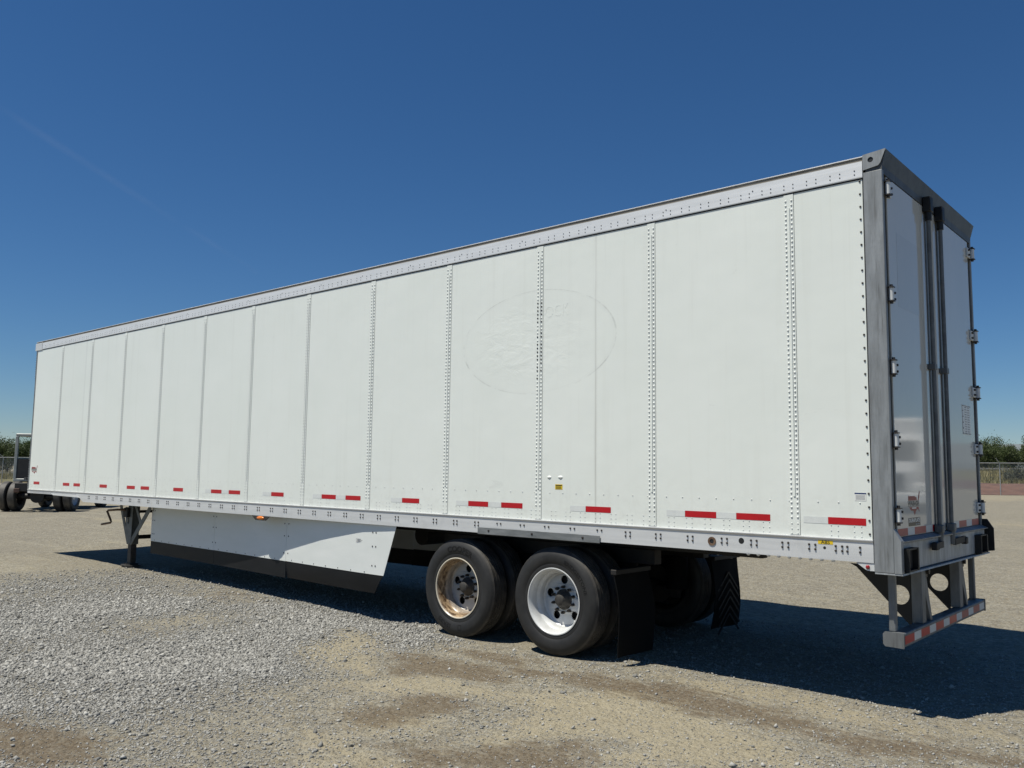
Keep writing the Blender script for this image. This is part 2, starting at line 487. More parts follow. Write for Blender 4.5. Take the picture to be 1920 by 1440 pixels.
class MB:
    def __init__(self):
        self.v = []
        self.f = []

    def add(self, vs, fs):
        b = len(self.v)
        self.v.extend([tuple(q) for q in vs])
        self.f.extend([tuple(b + i for i in q) for q in fs])
        return self

    def box(self, x0, x1, y0, y1, z0, z1, bev=0.0):
        if bev <= 0:
            vs = [(x, y, z) for x in (x0, x1) for y in (y0, y1) for z in (z0, z1)]
            fs = [(0, 1, 3, 2), (4, 6, 7, 5), (0, 4, 5, 1), (2, 3, 7, 6), (0, 2, 6, 4), (1, 5, 7, 3)]
            return self.add(vs, fs)
        b = min(bev, (x1 - x0) * .45, (y1 - y0) * .45, (z1 - z0) * .45)
        vs = []
        for sx in (0, 1):
            for sy in (0, 1):
                for sz in (0, 1):
                    X, Y, Z = (x0, x1)[sx], (y0, y1)[sy], (z0, z1)[sz]
                    dx, dy, dz = (b, -b)[sx], (b, -b)[sy], (b, -b)[sz]
                    vs += [(X, Y + dy, Z + dz), (X + dx, Y, Z + dz), (X + dx, Y + dy, Z)]

        def i(sx, sy, sz, a): return (sx * 4 + sy * 2 + sz) * 3 + a
        fs = []
        for s in (0, 1):
            q = [i(s, 0, 0, 0), i(s, 0, 1, 0), i(s, 1, 1, 0), i(s, 1, 0, 0)]
            fs.append(q if s == 0 else q[::-1])
            q = [i(0, s, 0, 1), i(1, s, 0, 1), i(1, s, 1, 1), i(0, s, 1, 1)]
            fs.append(q if s == 0 else q[::-1])
            q = [i(0, 0, s, 2), i(0, 1, s, 2), i(1, 1, s, 2), i(1, 0, s, 2)]
            fs.append(q if s == 0 else q[::-1])
        for a in (0, 1):
            for c in (0, 1):
                fs.append((i(a, c, 0, 0), i(a, c, 1, 0), i(a, c, 1, 1), i(a, c, 0, 1)))
                fs.append((i(a, 0, c, 0), i(a, 1, c, 0), i(a, 1, c, 2), i(a, 0, c, 2)))
                fs.append((i(0, a, c, 1), i(1, a, c, 1), i(1, a, c, 2), i(0, a, c, 2)))
        for sx in (0, 1):
            for sy in (0, 1):
                for sz in (0, 1):
                    fs.append((i(sx, sy, sz, 0), i(sx, sy, sz, 1), i(sx, sy, sz, 2)))
        return self.add(vs, fs)

    def prism(self, poly, a0, a1, axis='x'):
        """extrude a 2D polygon along an axis; poly is (y,z) for x, (x,z) for y, (x,y) for z"""
        n = len(poly)

        def P(p, a):
            return {'x': (a, p[0], p[1]), 'y': (p[0], a, p[1]), 'z': (p[0], p[1], a)}[axis]
        vs = [P(p, a0) for p in poly] + [P(p, a1) for p in poly]
        fs = [tuple(range(n)), tuple(range(2 * n - 1, n - 1, -1))]
        fs += [(i, (i + 1) % n, n + (i + 1) % n, n + i) for i in range(n)]
        return self.add(vs, fs)

    def cyl(self, a, b, r0, r1=None, seg=12, caps=True):
        a, b = Vector(a), Vector(b)
        r1 = r0 if r1 is None else r1
        d = (b - a).normalized()
        h = Vector((0, 0, 1)) if abs(d.z) < .9 else Vector((1, 0, 0))
        u = d.cross(h).normalized()
        w = d.cross(u)
        vs = []
        for c, r in ((a, r0), (b, r1)):
            for k in range(seg):
                t = 2 * math.pi * k / seg
                vs.append(c + u * (r * math.cos(t)) + w * (r * math.sin(t)))
        fs = [(k, (k + 1) % seg, seg + (k + 1) % seg, seg + k) for k in range(seg)]
        if caps:
            fs += [tuple(range(seg - 1, -1, -1)), tuple(range(seg, 2 * seg))]
        return self.add(vs, fs)

    def tube(self, pts, r, seg=8):
        pts = [Vector(p) for p in pts]
        n = len(pts)
        vs = []
        for i, p in enumerate(pts):
            d = (pts[min(i + 1, n - 1)] - pts[max(i - 1, 0)]).normalized()
            h = Vector((0, 0, 1)) if abs(d.z) < .9 else Vector((0, 1, 0))
            u = d.cross(h).normalized()
            w = d.cross(u)
            rr = r[i] if isinstance(r, (list, tuple)) else r
            for k in range(seg):
                t = 2 * math.pi * k / seg
                vs.append(p + u * (rr * math.cos(t)) + w * (rr * math.sin(t)))
        fs = []
        for i in range(n - 1):
            for k in range(seg):
                fs.append((i * seg + k, i * seg + (k + 1) % seg, (i + 1) * seg + (k + 1) % seg, (i + 1) * seg + k))
        fs += [tuple(range(seg - 1, -1, -1)), tuple(range((n - 1) * seg, n * seg))]
        return self.add(vs, fs)

    def lathe(self, prof, seg=64, closed=False):
        """prof: (r, y) about the y axis"""
        n = len(prof)
        vs = []
        for k in range(seg):
            t = 2 * math.pi * k / seg
            c, s = math.cos(t), math.sin(t)
            vs += [(r * s, y, r * c) for r, y in prof]
        fs = []
        for k in range(seg):
            k2 = (k + 1) % seg
            for i in range(n if closed else n - 1):
                j = (i + 1) % n
                fs.append((k * n + i, k * n + j, k2 * n + j, k2 * n + i))
        return self.add(vs, fs)

    def dome(self, c, nrm, r, h, seg=7):
        c, nrm = Vector(c), Vector(nrm)
        hlp = Vector((0, 0, 1)) if abs(nrm.z) < .9 else Vector((1, 0, 0))
        u = nrm.cross(hlp).normalized()
        w = nrm.cross(u)
        vs = []
        for rr, hh in ((1.0, -.15), (.92, .45), (.55, .88)):
            for k in range(seg):
                t = 2 * math.pi * k / seg
                vs.append(c + u * (r * rr * math.cos(t)) + w * (r * rr * math.sin(t)) + nrm * (h * hh))
        vs.append(c + nrm * h)
        fs = []
        for ring in (0, 1):
            for k in range(seg):
                fs.append((ring * seg + k, ring * seg + (k + 1) % seg, (ring + 1) * seg + (k + 1) % seg, (ring + 1) * seg + k))
        fs += [(2 * seg + k, 2 * seg + (k + 1) % seg, 3 * seg) for k in range(seg)]
        return self.add(vs, fs)

    def bar(self, a, b, w, th, nrm):
        """flat bar from a to b, width w in the plane normal to nrm, thickness th along nrm"""
        a, b, nrm = Vector(a), Vector(b), Vector(nrm).normalized()
        d = (b - a).normalized()
        s = d.cross(nrm).normalized() * (w / 2)
        t2 = nrm * (th / 2)
        vs = [a + s + t2, a - s + t2, a - s - t2, a + s - t2, b + s + t2, b - s + t2, b - s - t2, b + s - t2]
        return self.add(vs, [(0, 1, 2, 3), (7, 6, 5, 4), (0, 4, 5, 1), (1, 5, 6, 2), (2, 6, 7, 3), (3, 7, 4, 0)])

    def plate(self, outer, holes, th, fn):
        """flat plate with holes: fn maps (u, v, w) to 3D, w in 0..th"""
        vs, fs = fill2d([outer] + holes, th)
        return self.add([fn(*q) for q in vs], fs)

    def mesh(self, name, smooth=None):
        me = bpy.data.meshes.new(name)
        me.from_pydata([tuple(q) for q in self.v], [], self.f)
        me.validate()
        import bmesh
        bm = bmesh.new()
        bm.from_mesh(me)
        bmesh.ops.recalc_face_normals(bm, faces=bm.faces)
        bm.to_mesh(me)
        bm.free()
        if smooth is not None:
            me.shade_smooth()
            me.set_sharp_from_angle(angle=math.radians(smooth))
        return me


def fill2d(loops, th):
    cu = bpy.data.curves.new('fill_tmp', 'CURVE')
    cu.dimensions = '2D'
    cu.fill_mode = 'BOTH'
    cu.extrude = th / 2
    for lp in loops:
        s = cu.splines.new('POLY')
        s.points.add(len(lp) - 1)
        for p, q in zip(s.points, lp):
            p.co = (q[0], q[1], 0, 1)
        s.use_cyclic_u = True
    ob = bpy.data.objects.new('fill_tmp', cu)
    me = bpy.data.meshes.new_from_object(ob)
    vs = [(v.co.x, v.co.y, v.co.z + th / 2) for v in me.vertices]
    fs = [tuple(p.vertices) for p in me.polygons]
    bpy.data.objects.remove(ob)
    bpy.data.curves.remove(cu)
    bpy.data.meshes.remove(me)
    return vs, fs


def text2d(body, size, th=.001, bold=.0, sx=1.0):
    cu = bpy.data.curves.new('text_tmp', 'FONT')
    cu.body = body
    cu.size = size
    cu.align_x = 'CENTER'
    cu.align_y = 'CENTER'
    cu.extrude = th / 2
    cu.offset = bold * size
    cu.resolution_u = 3
    ob = bpy.data.objects.new('text_tmp', cu)
    me = bpy.data.meshes.new_from_object(ob)
    vs = [(v.co.x * sx, v.co.y, v.co.z + th / 2) for v in me.vertices]
    fs = [tuple(p.vertices) for p in me.polygons]
    bpy.data.objects.remove(ob)
    bpy.data.curves.remove(cu)
    bpy.data.meshes.remove(me)
    return vs, fs


def circ(cx, cy, r, n=20, ry=None):
    return [(cx + r * math.cos(2 * math.pi * k / n), cy + (ry or r) * math.sin(2 * math.pi * k / n)) for k in range(n)]


def link(name, me, mat, parent=None, off=None, **props):
    o = bpy.data.objects.new(name, me)
    COL.objects.link(o)
    if mat is not None and len(me.materials) == 0:
        me.materials.append(M[mat])
    if parent is not None:
        o.parent = parent
    if off is not None:
        o.location = off
    for k, v in props.items():
        o[k] = v
    return o


def empty(name, loc=(0, 0, 0), rz=0.0, parent=None, **props):
    o = bpy.data.objects.new(name, None)
    o.empty_display_size = .3
    COL.objects.link(o)
    o.location = loc
    o.rotation_euler = (0, 0, rz)
    if parent is not None:
        o.parent = parent
    for k, v in props.items():
        o[k] = v
    return o


def smooth01(a, b, x):
    t = np.clip((x - a) / (b - a), 0, 1)
    return t * t * (3 - 2 * t)


# ------------------------------------------------------------------ value noise (numpy)
_perm = rng.random((256, 256))


def vnoise(x, y):
    xi, yi = np.floor(x).astype(int), np.floor(y).astype(int)
    fx, fy = x - xi, y - yi
    fx, fy = fx * fx * (3 - 2 * fx), fy * fy * (3 - 2 * fy)
    g = lambda a, b: _perm[a % 256, b % 256]
    return (g(xi, yi) * (1 - fx) + g(xi + 1, yi) * fx) * (1 - fy) + (g(xi, yi + 1) * (1 - fx) + g(xi + 1, yi + 1) * fx) * fy


def fbm(x, y, o=4):
    s, a, t = 0, .5, 0
    for k in range(o):
        s = s + a * vnoise(x * 2 ** k + 17 * k, y * 2 ** k + 31 * k)
        t += a
        a *= .5
    return s / t


# ------------------------------------------------------------------ ground
SAND = [[(-5.1, -1.44), (-5.59, -0.55), (-4.99, -0.38), (-4.57, -0.92), (-4.34, -1.2), (-3.83, -1.54), (-3.5, -1.49), (-3.98, -1.79), (-4.47, -1.65)],
        [(-3.78, -1.94), (-3.46, -1.29), (-2.6, -1.16), (-2.01, -0.6), (-1.14, -0.63), (-0.35, -1.06), (-0.14, -1.4), (-1.02, -2.22), (-1.19, -1.62), (-1.94, -2.25), (-2.08, -1.52), (-2.79, -1.58), (-3.27, -2.04)],
        [(-2.28, 0.05), (-1.49, 0.2), (-0.39, 0.2), (0.18, 0.17), (0.58, 0.64), (0.76, 0.0), (0.1, -0.17), (-0.62, -0.23), (-1.54, -0.14)],
        [(-7.73, -1.75), (-7.78, -1.28), (-7.38, -0.88), (-6.71, -1.22), (-6.97, -1.7), (-7.38, -1.98)],
        [(-2.98, -2.57), (-2.6, -2.11), (-2.27, -2.16), (-2.44, -2.73), (-2.66, -2.82)],
        [(-2.88, -2.99), (-2.27, -2.87), (-1.93, -2.82), (-1.84, -2.99), (-2.2, -3.33)]]
BROWN = [[(-3.83, -1.54), (-4.25, -0.95), (-3.71, -0.65), (-3.1, -0.74), (-2.78, -0.97), (-3.07, -1.17), (-3.52, -1.35)],
         [(-4.12, -0.37), (-3.46, -0.18), (-2.65, -0.4), (-2.03, -0.17), (-1.12, -0.08), (-0.33, -0.4), (0.2, -0.31), (0.82, -0.3), (0.85, -0.47), (0.44, -0.72), (-0.17, -0.81), (-0.85, -0.63), (-1.42, -0.69), (-1.92, -0.74), (-2.52, -0.72), (-2.99, -0.72), (-3.44, -0.64)],
         [(-3.09, -2.48), (-3.07, -1.89), (-2.74, -1.64), (-2.47, -1.8), (-2.5, -2.2), (-2.65, -2.64)],
         [(-2.22, -2.82), (-2.11, -2.42), (-1.49, -1.91), (-1.04, -2.25), (-1.84, -2.99)],
         [(-4.68, -4.19), (-4.22, -4.02), (-3.6, -3.9), (-3.13, -4.2), (-3.52, -4.57), (-4.6, -4.9)],
         [(-7.21, -2.17), (-7.06, -1.66), (-6.21, -1.99), (-6.17, -2.5)],
         [(-9.68, -0.28), (-8.91, 0.52), (-7.74, -0.07), (-8.02, -0.66)],
         [(-5.94, -3.78), (-5.5, -3.61), (-4.97, -3.88), (-5.3, -3.99)]]


def poly_mask(x, y, poly, soft):
    P = np.array(poly)
    dmin = np.full(x.shape, 1e9)
    ins = np.zeros(x.shape, bool)
    for i in range(len(P)):
        a, b = P[i], P[(i + 1) % len(P)]
        e = b - a
        t = np.clip(((x - a[0]) * e[0] + (y - a[1]) * e[1]) / (e @ e), 0, 1)
        dmin = np.minimum(dmin, np.hypot(x - a[0] - t * e[0], y - a[1] - t * e[1]))
        cr = ((a[1] > y) != (b[1] > y)) & (x < (b[0] - a[0]) * (y - a[1]) / (b[1] - a[1] + 1e-12) + a[0])
        ins ^= cr
    sd = np.where(ins, dmin, -dmin)
    return np.clip(.5 + sd / (2 * soft), 0, 1)


def soils(x, y):
    wx = x + .35 * (fbm(x * 2.1, y * 2.1) - .5) + .12 * (fbm(x * 7 + 9, y * 7) - .5)
    wy = y + .35 * (fbm(x * 2.1 + 50, y * 2.1 + 7) - .5) + .12 * (fbm(x * 7, y * 7 + 40) - .5)
    s = np.zeros(x.shape)
    b = np.zeros(x.shape)
    for k, p in enumerate(SAND): s = np.maximum(s, (.6 if k == 3 else 1.0) * poly_mask(wx, wy, p, .30))
    for k, p in enumerate(BROWN): b = np.maximum(b, (.45 if k > 4 else 1.0) * poly_mask(wx, wy, p, .24))
    # compacted, silty yard surface further off and to the right; loose crushed stone near the left
    loose = smooth01(-3.3, -4.6, x + .9 * (fbm(x * .8, y * .8) - .5) + .30 * (y + 2.5)) * smooth01(-13.5, -9, x) * smooth01(1.2, -.6, y)
    loose = loose * (.55 + .45 * smooth01(.35, .6, fbm(x * .7 + 3, y * .7)))
    # wheel lines further back in the yard
    tr = smooth01(.54, .68, fbm(x * .09 + 4, y * .55 + 12)) * smooth01(5, 12, np.hypot(x + 2, y - 6.5) + 0 * x)
    s = np.maximum(s, .62 * tr * smooth01(-1, 4, y))
    return s, b, loose * (1 - b) * (1 - .8 * s)


def gz(x, y):
    x, y = np.asarray(x, float), np.asarray(y, float)
    h = .10 * smooth01(1.6, 4.6, y) + .0095 * (np.clip(y, 4.5, 120) - 4.5)
    return h + .035 * smooth01(-8, -15, x) * smooth01(40, -2, y)


def g1(x, y): return float(gz(x, y))


def grow(a, b, step, lim, f=1.17):
    core = list(np.arange(a, b + 1e-6, step))
    lo, hi = [], []
    s, p = step, a
    while p > -lim:
        s *= f
        p -= s
        lo.append(p)
    s, p = step, b
    while p < lim:
        s *= f
        p += s
        hi.append(p)
    return np.array(lo[::-1] + core + hi)


gx = grow(-14, 5, .075, 5000)
gy = grow(-6.5, 5, .075, 5000)
GX, GY = np.meshgrid(gx, gy, indexing='ij')
GZ = gz(GX, GY)
near = smooth01(-30, -8, GX) * smooth01(20, 6, GX) * smooth01(-14, -6, GY) * smooth01(16, 5, GY)
Sm, Bm, Lm = soils(GX, GY)
GZ = GZ + near * (.030 * (fbm(GX * 1.1, GY * 1.1) - .5) + .012 * (fbm(GX * 5, GY * 5, 3) - .5) - .012 * Bm)
GZ = GZ - .006 * near


def mesh_np(name, verts, faces):
    me = bpy.data.meshes.new(name)
    n, m = len(verts), len(faces)
    k = faces.shape[1]
    me.vertices.add(n)
    me.vertices.foreach_set('co', np.asarray(verts, np.float32).ravel())
    me.loops.add(m * k)
    me.loops.foreach_set('vertex_index', np.asarray(faces, np.int32).ravel())
    me.polygons.add(m)
    me.polygons.foreach_set('loop_start', np.arange(0, m * k, k, dtype=np.int32))
    me.polygons.foreach_set('loop_total', np.full(m, k, np.int32))
    me.update(calc_edges=True)
    return me


def grid_faces(nx, ny):
    i, j = np.meshgrid(np.arange(nx - 1), np.arange(ny - 1), indexing='ij')
    a = (i * ny + j).ravel()
    return np.stack([a, a + ny, a + ny + 1, a + 1], 1)


gme = mesh_np('ground', np.stack([GX.ravel(), GY.ravel(), GZ.ravel()], 1), grid_faces(len(gx), len(gy)))
at = gme.attributes.new('soil', 'FLOAT_COLOR', 'POINT')
at.data.foreach_set('color', np.stack([Sm.ravel(), Bm.ravel(), Lm.ravel(), np.ones(Sm.size)], 1).astype(np.float32).ravel())
gme.shade_smooth()
link('ground', gme, 'gravel_ground', kind='structure', label='grey gravel and packed dirt yard surface')

# ground height sampler for gravel
from bisect import bisect


def gsamp(x, y):
    i = np.clip(np.searchsorted(gx, x) - 1, 0, len(gx) - 2)
    j = np.clip(np.searchsorted(gy, y) - 1, 0, len(gy) - 2)
    fx = (x - gx[i]) / (gx[i + 1] - gx[i])
    fy = (y - gy[j]) / (gy[j + 1] - gy[j])
    return (GZ[i, j] * (1 - fx) + GZ[i + 1, j] * fx) * (1 - fy) + (GZ[i, j + 1] * (1 - fx) + GZ[i + 1, j + 1] * fx) * fy


# ------------------------------------------------------------------ beyond the fence: bank, verge, road, orchard floor, hills
FA = np.array((-73.8, 19.2))
FT = np.array((.866, .5))
FN = np.array((-.5, .866))


def fpt(s, n):
    p = FA + FT * s + FN * n
    return float(p[0]), float(p[1])


def strip(name, mat, n0, n1, hfun, ns=6, s0=-60, s1=180, ds=2.0, jit=0.0, **props):
    ss = np.arange(s0, s1 + .1, ds)
    nn = np.linspace(n0, n1, ns)
    S_, N_ = np.meshgrid(ss, nn, indexing='ij')
    X_ = FA[0] + FT[0] * S_ + FN[0] * N_
    Y_ = FA[1] + FT[1] * S_ + FN[1] * N_
    H_ = hfun(S_, N_)
    if jit:
        H_ = H_ + jit * (fbm(S_ * .7, N_ * .9) - .5) * (H_ > .02)
    Z_ = gz(X_, Y_) + H_
    me = mesh_np(name, np.stack([X_.ravel(), Y_.ravel(), Z_.ravel()], 1), grid_faces(len(ss), ns))
    me.shade_smooth()
    return link(name, me, mat, **props)


def emb(s): return .25 + 1.25 * smooth01(10, 70, s)


strip('verge', 'dry_verge', .4, 6.0, lambda s, n: .012 + .155 * smooth01(.4, 5.5, n), 8, s1=46, jit=.1, kind='structure')
strip('soil_bank', 'red_soil', .4, 6.0, lambda s, n: .01 + .62 * smooth01(.4, 3.4, n) * (.25 + .75 * smooth01(5, 60, s)), 14, s0=46, ds=.6, jit=.28, kind='structure')
strip('verge', 'dry_verge', 6.0, 24.0, lambda s, n: .005 + .62 * (.25 + .75 * smooth01(5, 60, s)) + (emb(s) - .6 * smooth01(5, 60, s)) * smooth01(8, 24, n), 12, jit=.15, kind='structure')
strip('road', 'asphalt', 24.0, 31.0, lambda s, n: .03 + emb(s) + .10 * (1 - ((n - 27.5) / 3.5) ** 2) + .1, 5, kind='structure')
strip('orchard_floor', 'orchard_floor', 31.0, 160.0, lambda s, n: .0 + emb(s) * (1 - .3 * smooth01(31, 40, n)), 10, ds=6, kind='structure')

hv = []
hn = 90
for k in range(hn):
    az = math.radians(60 + 120 * k / (hn - 1))
    d = 6500
    hgt = 205 * (.25 + .75 * smooth01(150, 112, math.degrees(az))) * (.85 + .4 * vnoise(np.array(k * .23), np.array(.5))) + 8 * random.random()
    for rr, zz in ((d - 900, -6), (d - 350, hgt * .6), (d, hgt), (d + 500, hgt * .7), (d + 1200, -6)):
        hv.append((CAM.x + rr * math.cos(az), CAM.y + rr * math.sin(az), float(zz)))
hme = mesh_np('hills', np.array(hv), grid_faces(hn, 5))
hme.shade_smooth()
link('hills', hme, 'far_hill_scrub', kind='structure')

# ------------------------------------------------------------------ loose gravel (stuff)


def make_gravel():
    N = 2600000
    x = rng.uniform(-15, 3.2, N)
    y = rng.uniform(-6.0, 3.0, N)
    D = np.hypot(x - CAM.x, y - CAM.y)
    az = np.degrees(np.arctan2(y - CAM.y, x - CAM.x))
    pre = (az > 90) & (az < 172) & (D > 2.4) & (D < 16) & (rng.random(N) < np.clip((5.2 / D) ** 1.8, .12, 1.0))
    x, y, D, az = x[pre], y[pre], D[pre], az[pre]
    N = len(x)
    s, b, l = soils(x, y)
    w = (.08 + .92 * l + .10 * (1 - b) * (1 - s)) * (1 - .7 * b) * (1 - .55 * s)
    w = w * np.where(D < 16, 1, 0)
    keep = (az > 90) & (az < 172) & (D > 2.4) & (rng.random(N) < w)
    keep &= ~((np.abs(y - .35) < .36) & (np.abs(x + 3.77) < 1.0))
    x, y, D, l = x[keep], y[keep], D[keep], l[keep]
    n = len(x)
    rad = np.exp(rng.normal(math.log(.0074), .45, n)) * (.72 + .38 * l) * (1 + .035 * np.clip(D - 6, 0, 8))
    big = rng.random(n) < .008
    rad = np.clip(np.where(big, rad * 2.0, rad), .004, .03)
    z = gsamp(x, y) + rad * .22
    base = np.array([(1, 0, 0), (-1, 0, 0), (0, 1, 0), (0, -1, 0), (0, 0, 1), (0, 0, -1)], float)
    fc = np.array([(0, 2, 4), (2, 1, 4), (1, 3, 4), (3, 0, 4), (2, 0, 5), (1, 2, 5), (3, 1, 5), (0, 3, 5)])
    V = base[None] * rng.uniform(.65, 1.25, (n, 6, 1)) + rng.normal(0, .22, (n, 6, 3))
    V[:, :, 2] *= .68
    a = rng.uniform(0, 2 * math.pi, n)
    b2 = rng.normal(0, .5, n)
    c, sn = np.cos(a)[:, None], np.sin(a)[:, None]
    cb, sb = np.cos(b2)[:, None], np.sin(b2)[:, None]
    X, Yv, Zv = V[:, :, 0], V[:, :, 1], V[:, :, 2]
    Yv, Zv = Yv * cb - Zv * sb, Yv * sb + Zv * cb
    X, Yv = X * c - Yv * sn, X * sn + Yv * c
    P = np.stack([X * rad[:, None] + x[:, None], Yv * rad[:, None] + y[:, None], Zv * rad[:, None] + z[:, None]], -1).reshape(-1, 3)
    F = (fc[None] + (np.arange(n) * 6)[:, None, None]).reshape(-1, 3)
    me = mesh_np('gravel', P, F)
    tint = np.repeat(np.clip(rng.beta(2.2, 2.4, n) + np.where(rng.random(n) < .03, .5, 0), 0, 1.2), 6)
    atr = me.attributes.new('tint', 'FLOAT', 'POINT')
    atr.data.foreach_set('value', tint.astype(np.float32))
    link('gravel', me, 'gravel_stone', kind='stuff', label='loose crushed grey stone scattered over the yard', category='gravel')
    print('gravel stones', n)


make_gravel()

# ================================================================== THE TRAILER
ORG = Vector((-8.06, 1.3, 0))
TR = empty('semi_trailer', ORG, label='long white box semi-trailer with riveted side panels, parked on gravel', category='trailer')
OFF = -ORG
NW = 2.6   # width


def part(name, mb, mat, parent=None, smooth=None, **props):
    p = parent or TR
    o = link(name, mb.mesh(name, smooth), mat, p, OFF if p == TR else None, **props)
    return o


def share(name, me, mat, loc, parent=None, rz=0.0, **props):
    p = parent or TR
    o = link(name, me, mat, p, **props)
    o.location = (Vector(loc) - ORG) if p == TR else Vector(loc)
    o.rotation_euler = (0, 0, rz)
    return o


SEAM0, SP = -.687, 1.2861
seams = [SEAM0 - SP * k for k in range(12)]
edges = [-.146] + seams + [-16.10]
ZB, ZT = 1.262, 3.985

# --- side panels with battens and rivets
for k in range(13):
    xr, xl = edges[k], edges[k + 1]
    pn = part('side_panel', MB().box(xl + .0015, xr - .0015, 0, .028, ZB, ZT + .03), 'white_panel_paint')
    mb = MB()
    dark = MB()
    mb2 = MB()
    if k < 12:   # batten on the panel's left end belongs to the next seam
        pass
    if k > 0:
        s = edges[k]
        b = MB().box(s - .081, s - .002, -.0035, .0, ZB + .006, ZT)
        b.prism([(s - .050, -.0035), (s - .046, -.0085), (s - .036, -.0095), (s - .0325, -.0085), (s - .0315, -.0035)], 1.56, 3.86, 'z')
        part('seam_strip', b, 'white_panel_paint', pn)
        zs = np.arange(1.40, 3.93, .0376)
        for z in zs:
            for xx in (s - .066, s - .018):
                tgt = dark if (k == 3 and 2.62 < z < 3.40 and random.random() < .62) else mb
                tgt.dome((xx, -.0035, z), (0, -1, 0), .0092, .0062, 7)
        for z in (1.278, 1.312, 1.352):
            for xx in (s - .066, s - .018):
                mb.dome((xx, -.0035, z), (0, -1, 0), .006, .0045, 6)
    # floor-line rivets
    xx = xr - .10
    while xx > xl + .10:
        near_seam = min(abs(xx - e) for e in edges) < .10
        if not near_seam:
            for z in (1.278, 1.312, 1.352):
                for dx in (0, .052):
                    mb2.dome((xx + dx - .03, 0, z), (0, -1, 0), .0052, .004, 6)
        xx -= .172
    xx = xr - .085
    while xx > xl + .06:
        mb2.dome((xx, 0, 1.525), (0, -1, 0), .0058, .005, 6)
        xx -= .157
    if mb.v: part('rivets', mb, 'white_rivet', pn, 40, kind='stuff')
    if mb2.v: part('floor_rivets', mb2, 'hinge_steel', pn, 40, kind='stuff')
    if dark.v: part('bare_rivets', dark, 'print_black', pn, 40, kind='stuff')
    if k == 3:
        # two dents pushed outward beside the yellow sticker
        for (cx, cz, rx, rz_) in ((-3.165, 1.672, .03, .016), (-3.03, 1.674, .036, .017)):
            d = MB()
            nseg, nr = 14, 5
            d.v = [(cx, -.009, cz)]
            for r_ in range(1, nr + 1):
                q = r_ / nr
                for j in range(nseg):
                    a = 2 * math.pi * j / nseg
                    d.v.append((cx + rx * q * math.cos(a), .0005 - .0095 * (1 - q * q) ** 1.3, cz + rz_ * q * math.sin(a)))
            d.f = [(0, 1 + j, 1 + (j + 1) % nseg) for j in range(nseg)]
            for r_ in range(nr - 1):
                for j in range(nseg):
                    d.f.append((1 + r_ * nseg + j, 1 + r_ * nseg + (j + 1) % nseg, 1 + (r_ + 1) * nseg + (j + 1) % nseg, 1 + (r_ + 1) * nseg + j))
            part('dent', d, 'white_panel_paint', pn, 60)
        vs, fs = text2d('OCK', .17, .0008, .0, .8)
        part('ghost_lettering', MB().add([(-3.09 + q[0], -q[2], 3.29 + q[1]) for q in vs], fs), 'white_panel_paint', pn)
# rear column of dark rivets
mb = MB()
for z in np.arange(1.30, 3.96, .0985):
    mb.dome((-.166, 0, z), (0, -1, 0), .0085, .0075, 8)
part('edge_rivets', mb, 'bolt_steel', None, 40, kind='stuff')
# lining and backing
part('wall_lining', MB().box(-16.08, -.15, .029, .034, 1.26, 4.0), 'sealant')
part('edge_seal', MB().box(-.146, -.139, -.001, .028, 1.10, 4.03), 'print_black')
far = MB().box(-16.10, -.145, NW - .03, NW, ZB, 4.05)
far_o = part('far_side_wall', far, 'white_panel_paint')
part('front_wall', MB().box(-16.13, -16.101, .0, NW, 1.20, 4.05, .004), 'white_panel_paint')
part('front_corner_post', MB().box(-16.145, -16.10, -.006, .04, 1.19, 4.0, .004), 'grey_plate')
mb = MB()
for z in np.arange(1.25, 2.05, .045): mb.dome((-16.15, .0, z), (-1, 0, 0), .012, .010, 6)
for z in np.arange(3.45, 3.95, .045): mb.dome((-16.15, .0, z), (-1, 0, 0), .012, .010, 6)
part('front_rivets', mb, 'white_rivet', None, 40, kind='stuff')
part('roof', MB().box(-16.12, -.10, .012, NW - .012, 4.1445, 4.1505), 'mill_aluminium')
part('floor_deck', MB().box(-16.08, -.05, .035, NW - .035, 1.225, 1.262), 'wood_floor')

# --- top rail
rail = part('top_rail', MB().prism([(.02, 3.99), (-.009, 3.983), (-.011, 3.99), (-.010, 4.112), (.02, 4.112)], -15.86, -.141, 'x'), 'bright_aluminium')
part('rail_end_cap', MB().box(-16.20, -15.872, -.014, .05, 3.975, 4.118, .004), 'mill_aluminium', rail)
mb = MB()
x = -.20
i = 0
while x > -15.8:
    for z in (4.016, 4.047):
        mb.dome((x, -.0102, z), (0, -1, 0), .0056, .0045, 6)
    x -= .075 if i % 2 else .112
    i += 1
    if i % 9 == 0: mb.dome((x + .03, -.0102, 4.062), (0, -1, 0), .006, .005, 6)
part('rail_rivets', mb, 'hub_steel', rail, 40, kind='stuff')
part('roof_seal_strip', MB().box(-16.18, -.135, .002, .02, 4.112, 4.1425), 'roof_seal')
part('roof_edge', MB().box(-16.19, -.135, -.006, .03, 4.1445, 4.1515, .001), 'bright_aluminium')
part('rail_shadow_line', MB().box(-15.86, -.141, -.0045, .0, 3.972, 3.983), 'print_black')  # black strip painted in as the shadow line under the proud top rail
part('far_top_rail', MB().box(-16.1, -.14, NW, NW + .01, 3.985, 4.14), 'bright_aluminium')

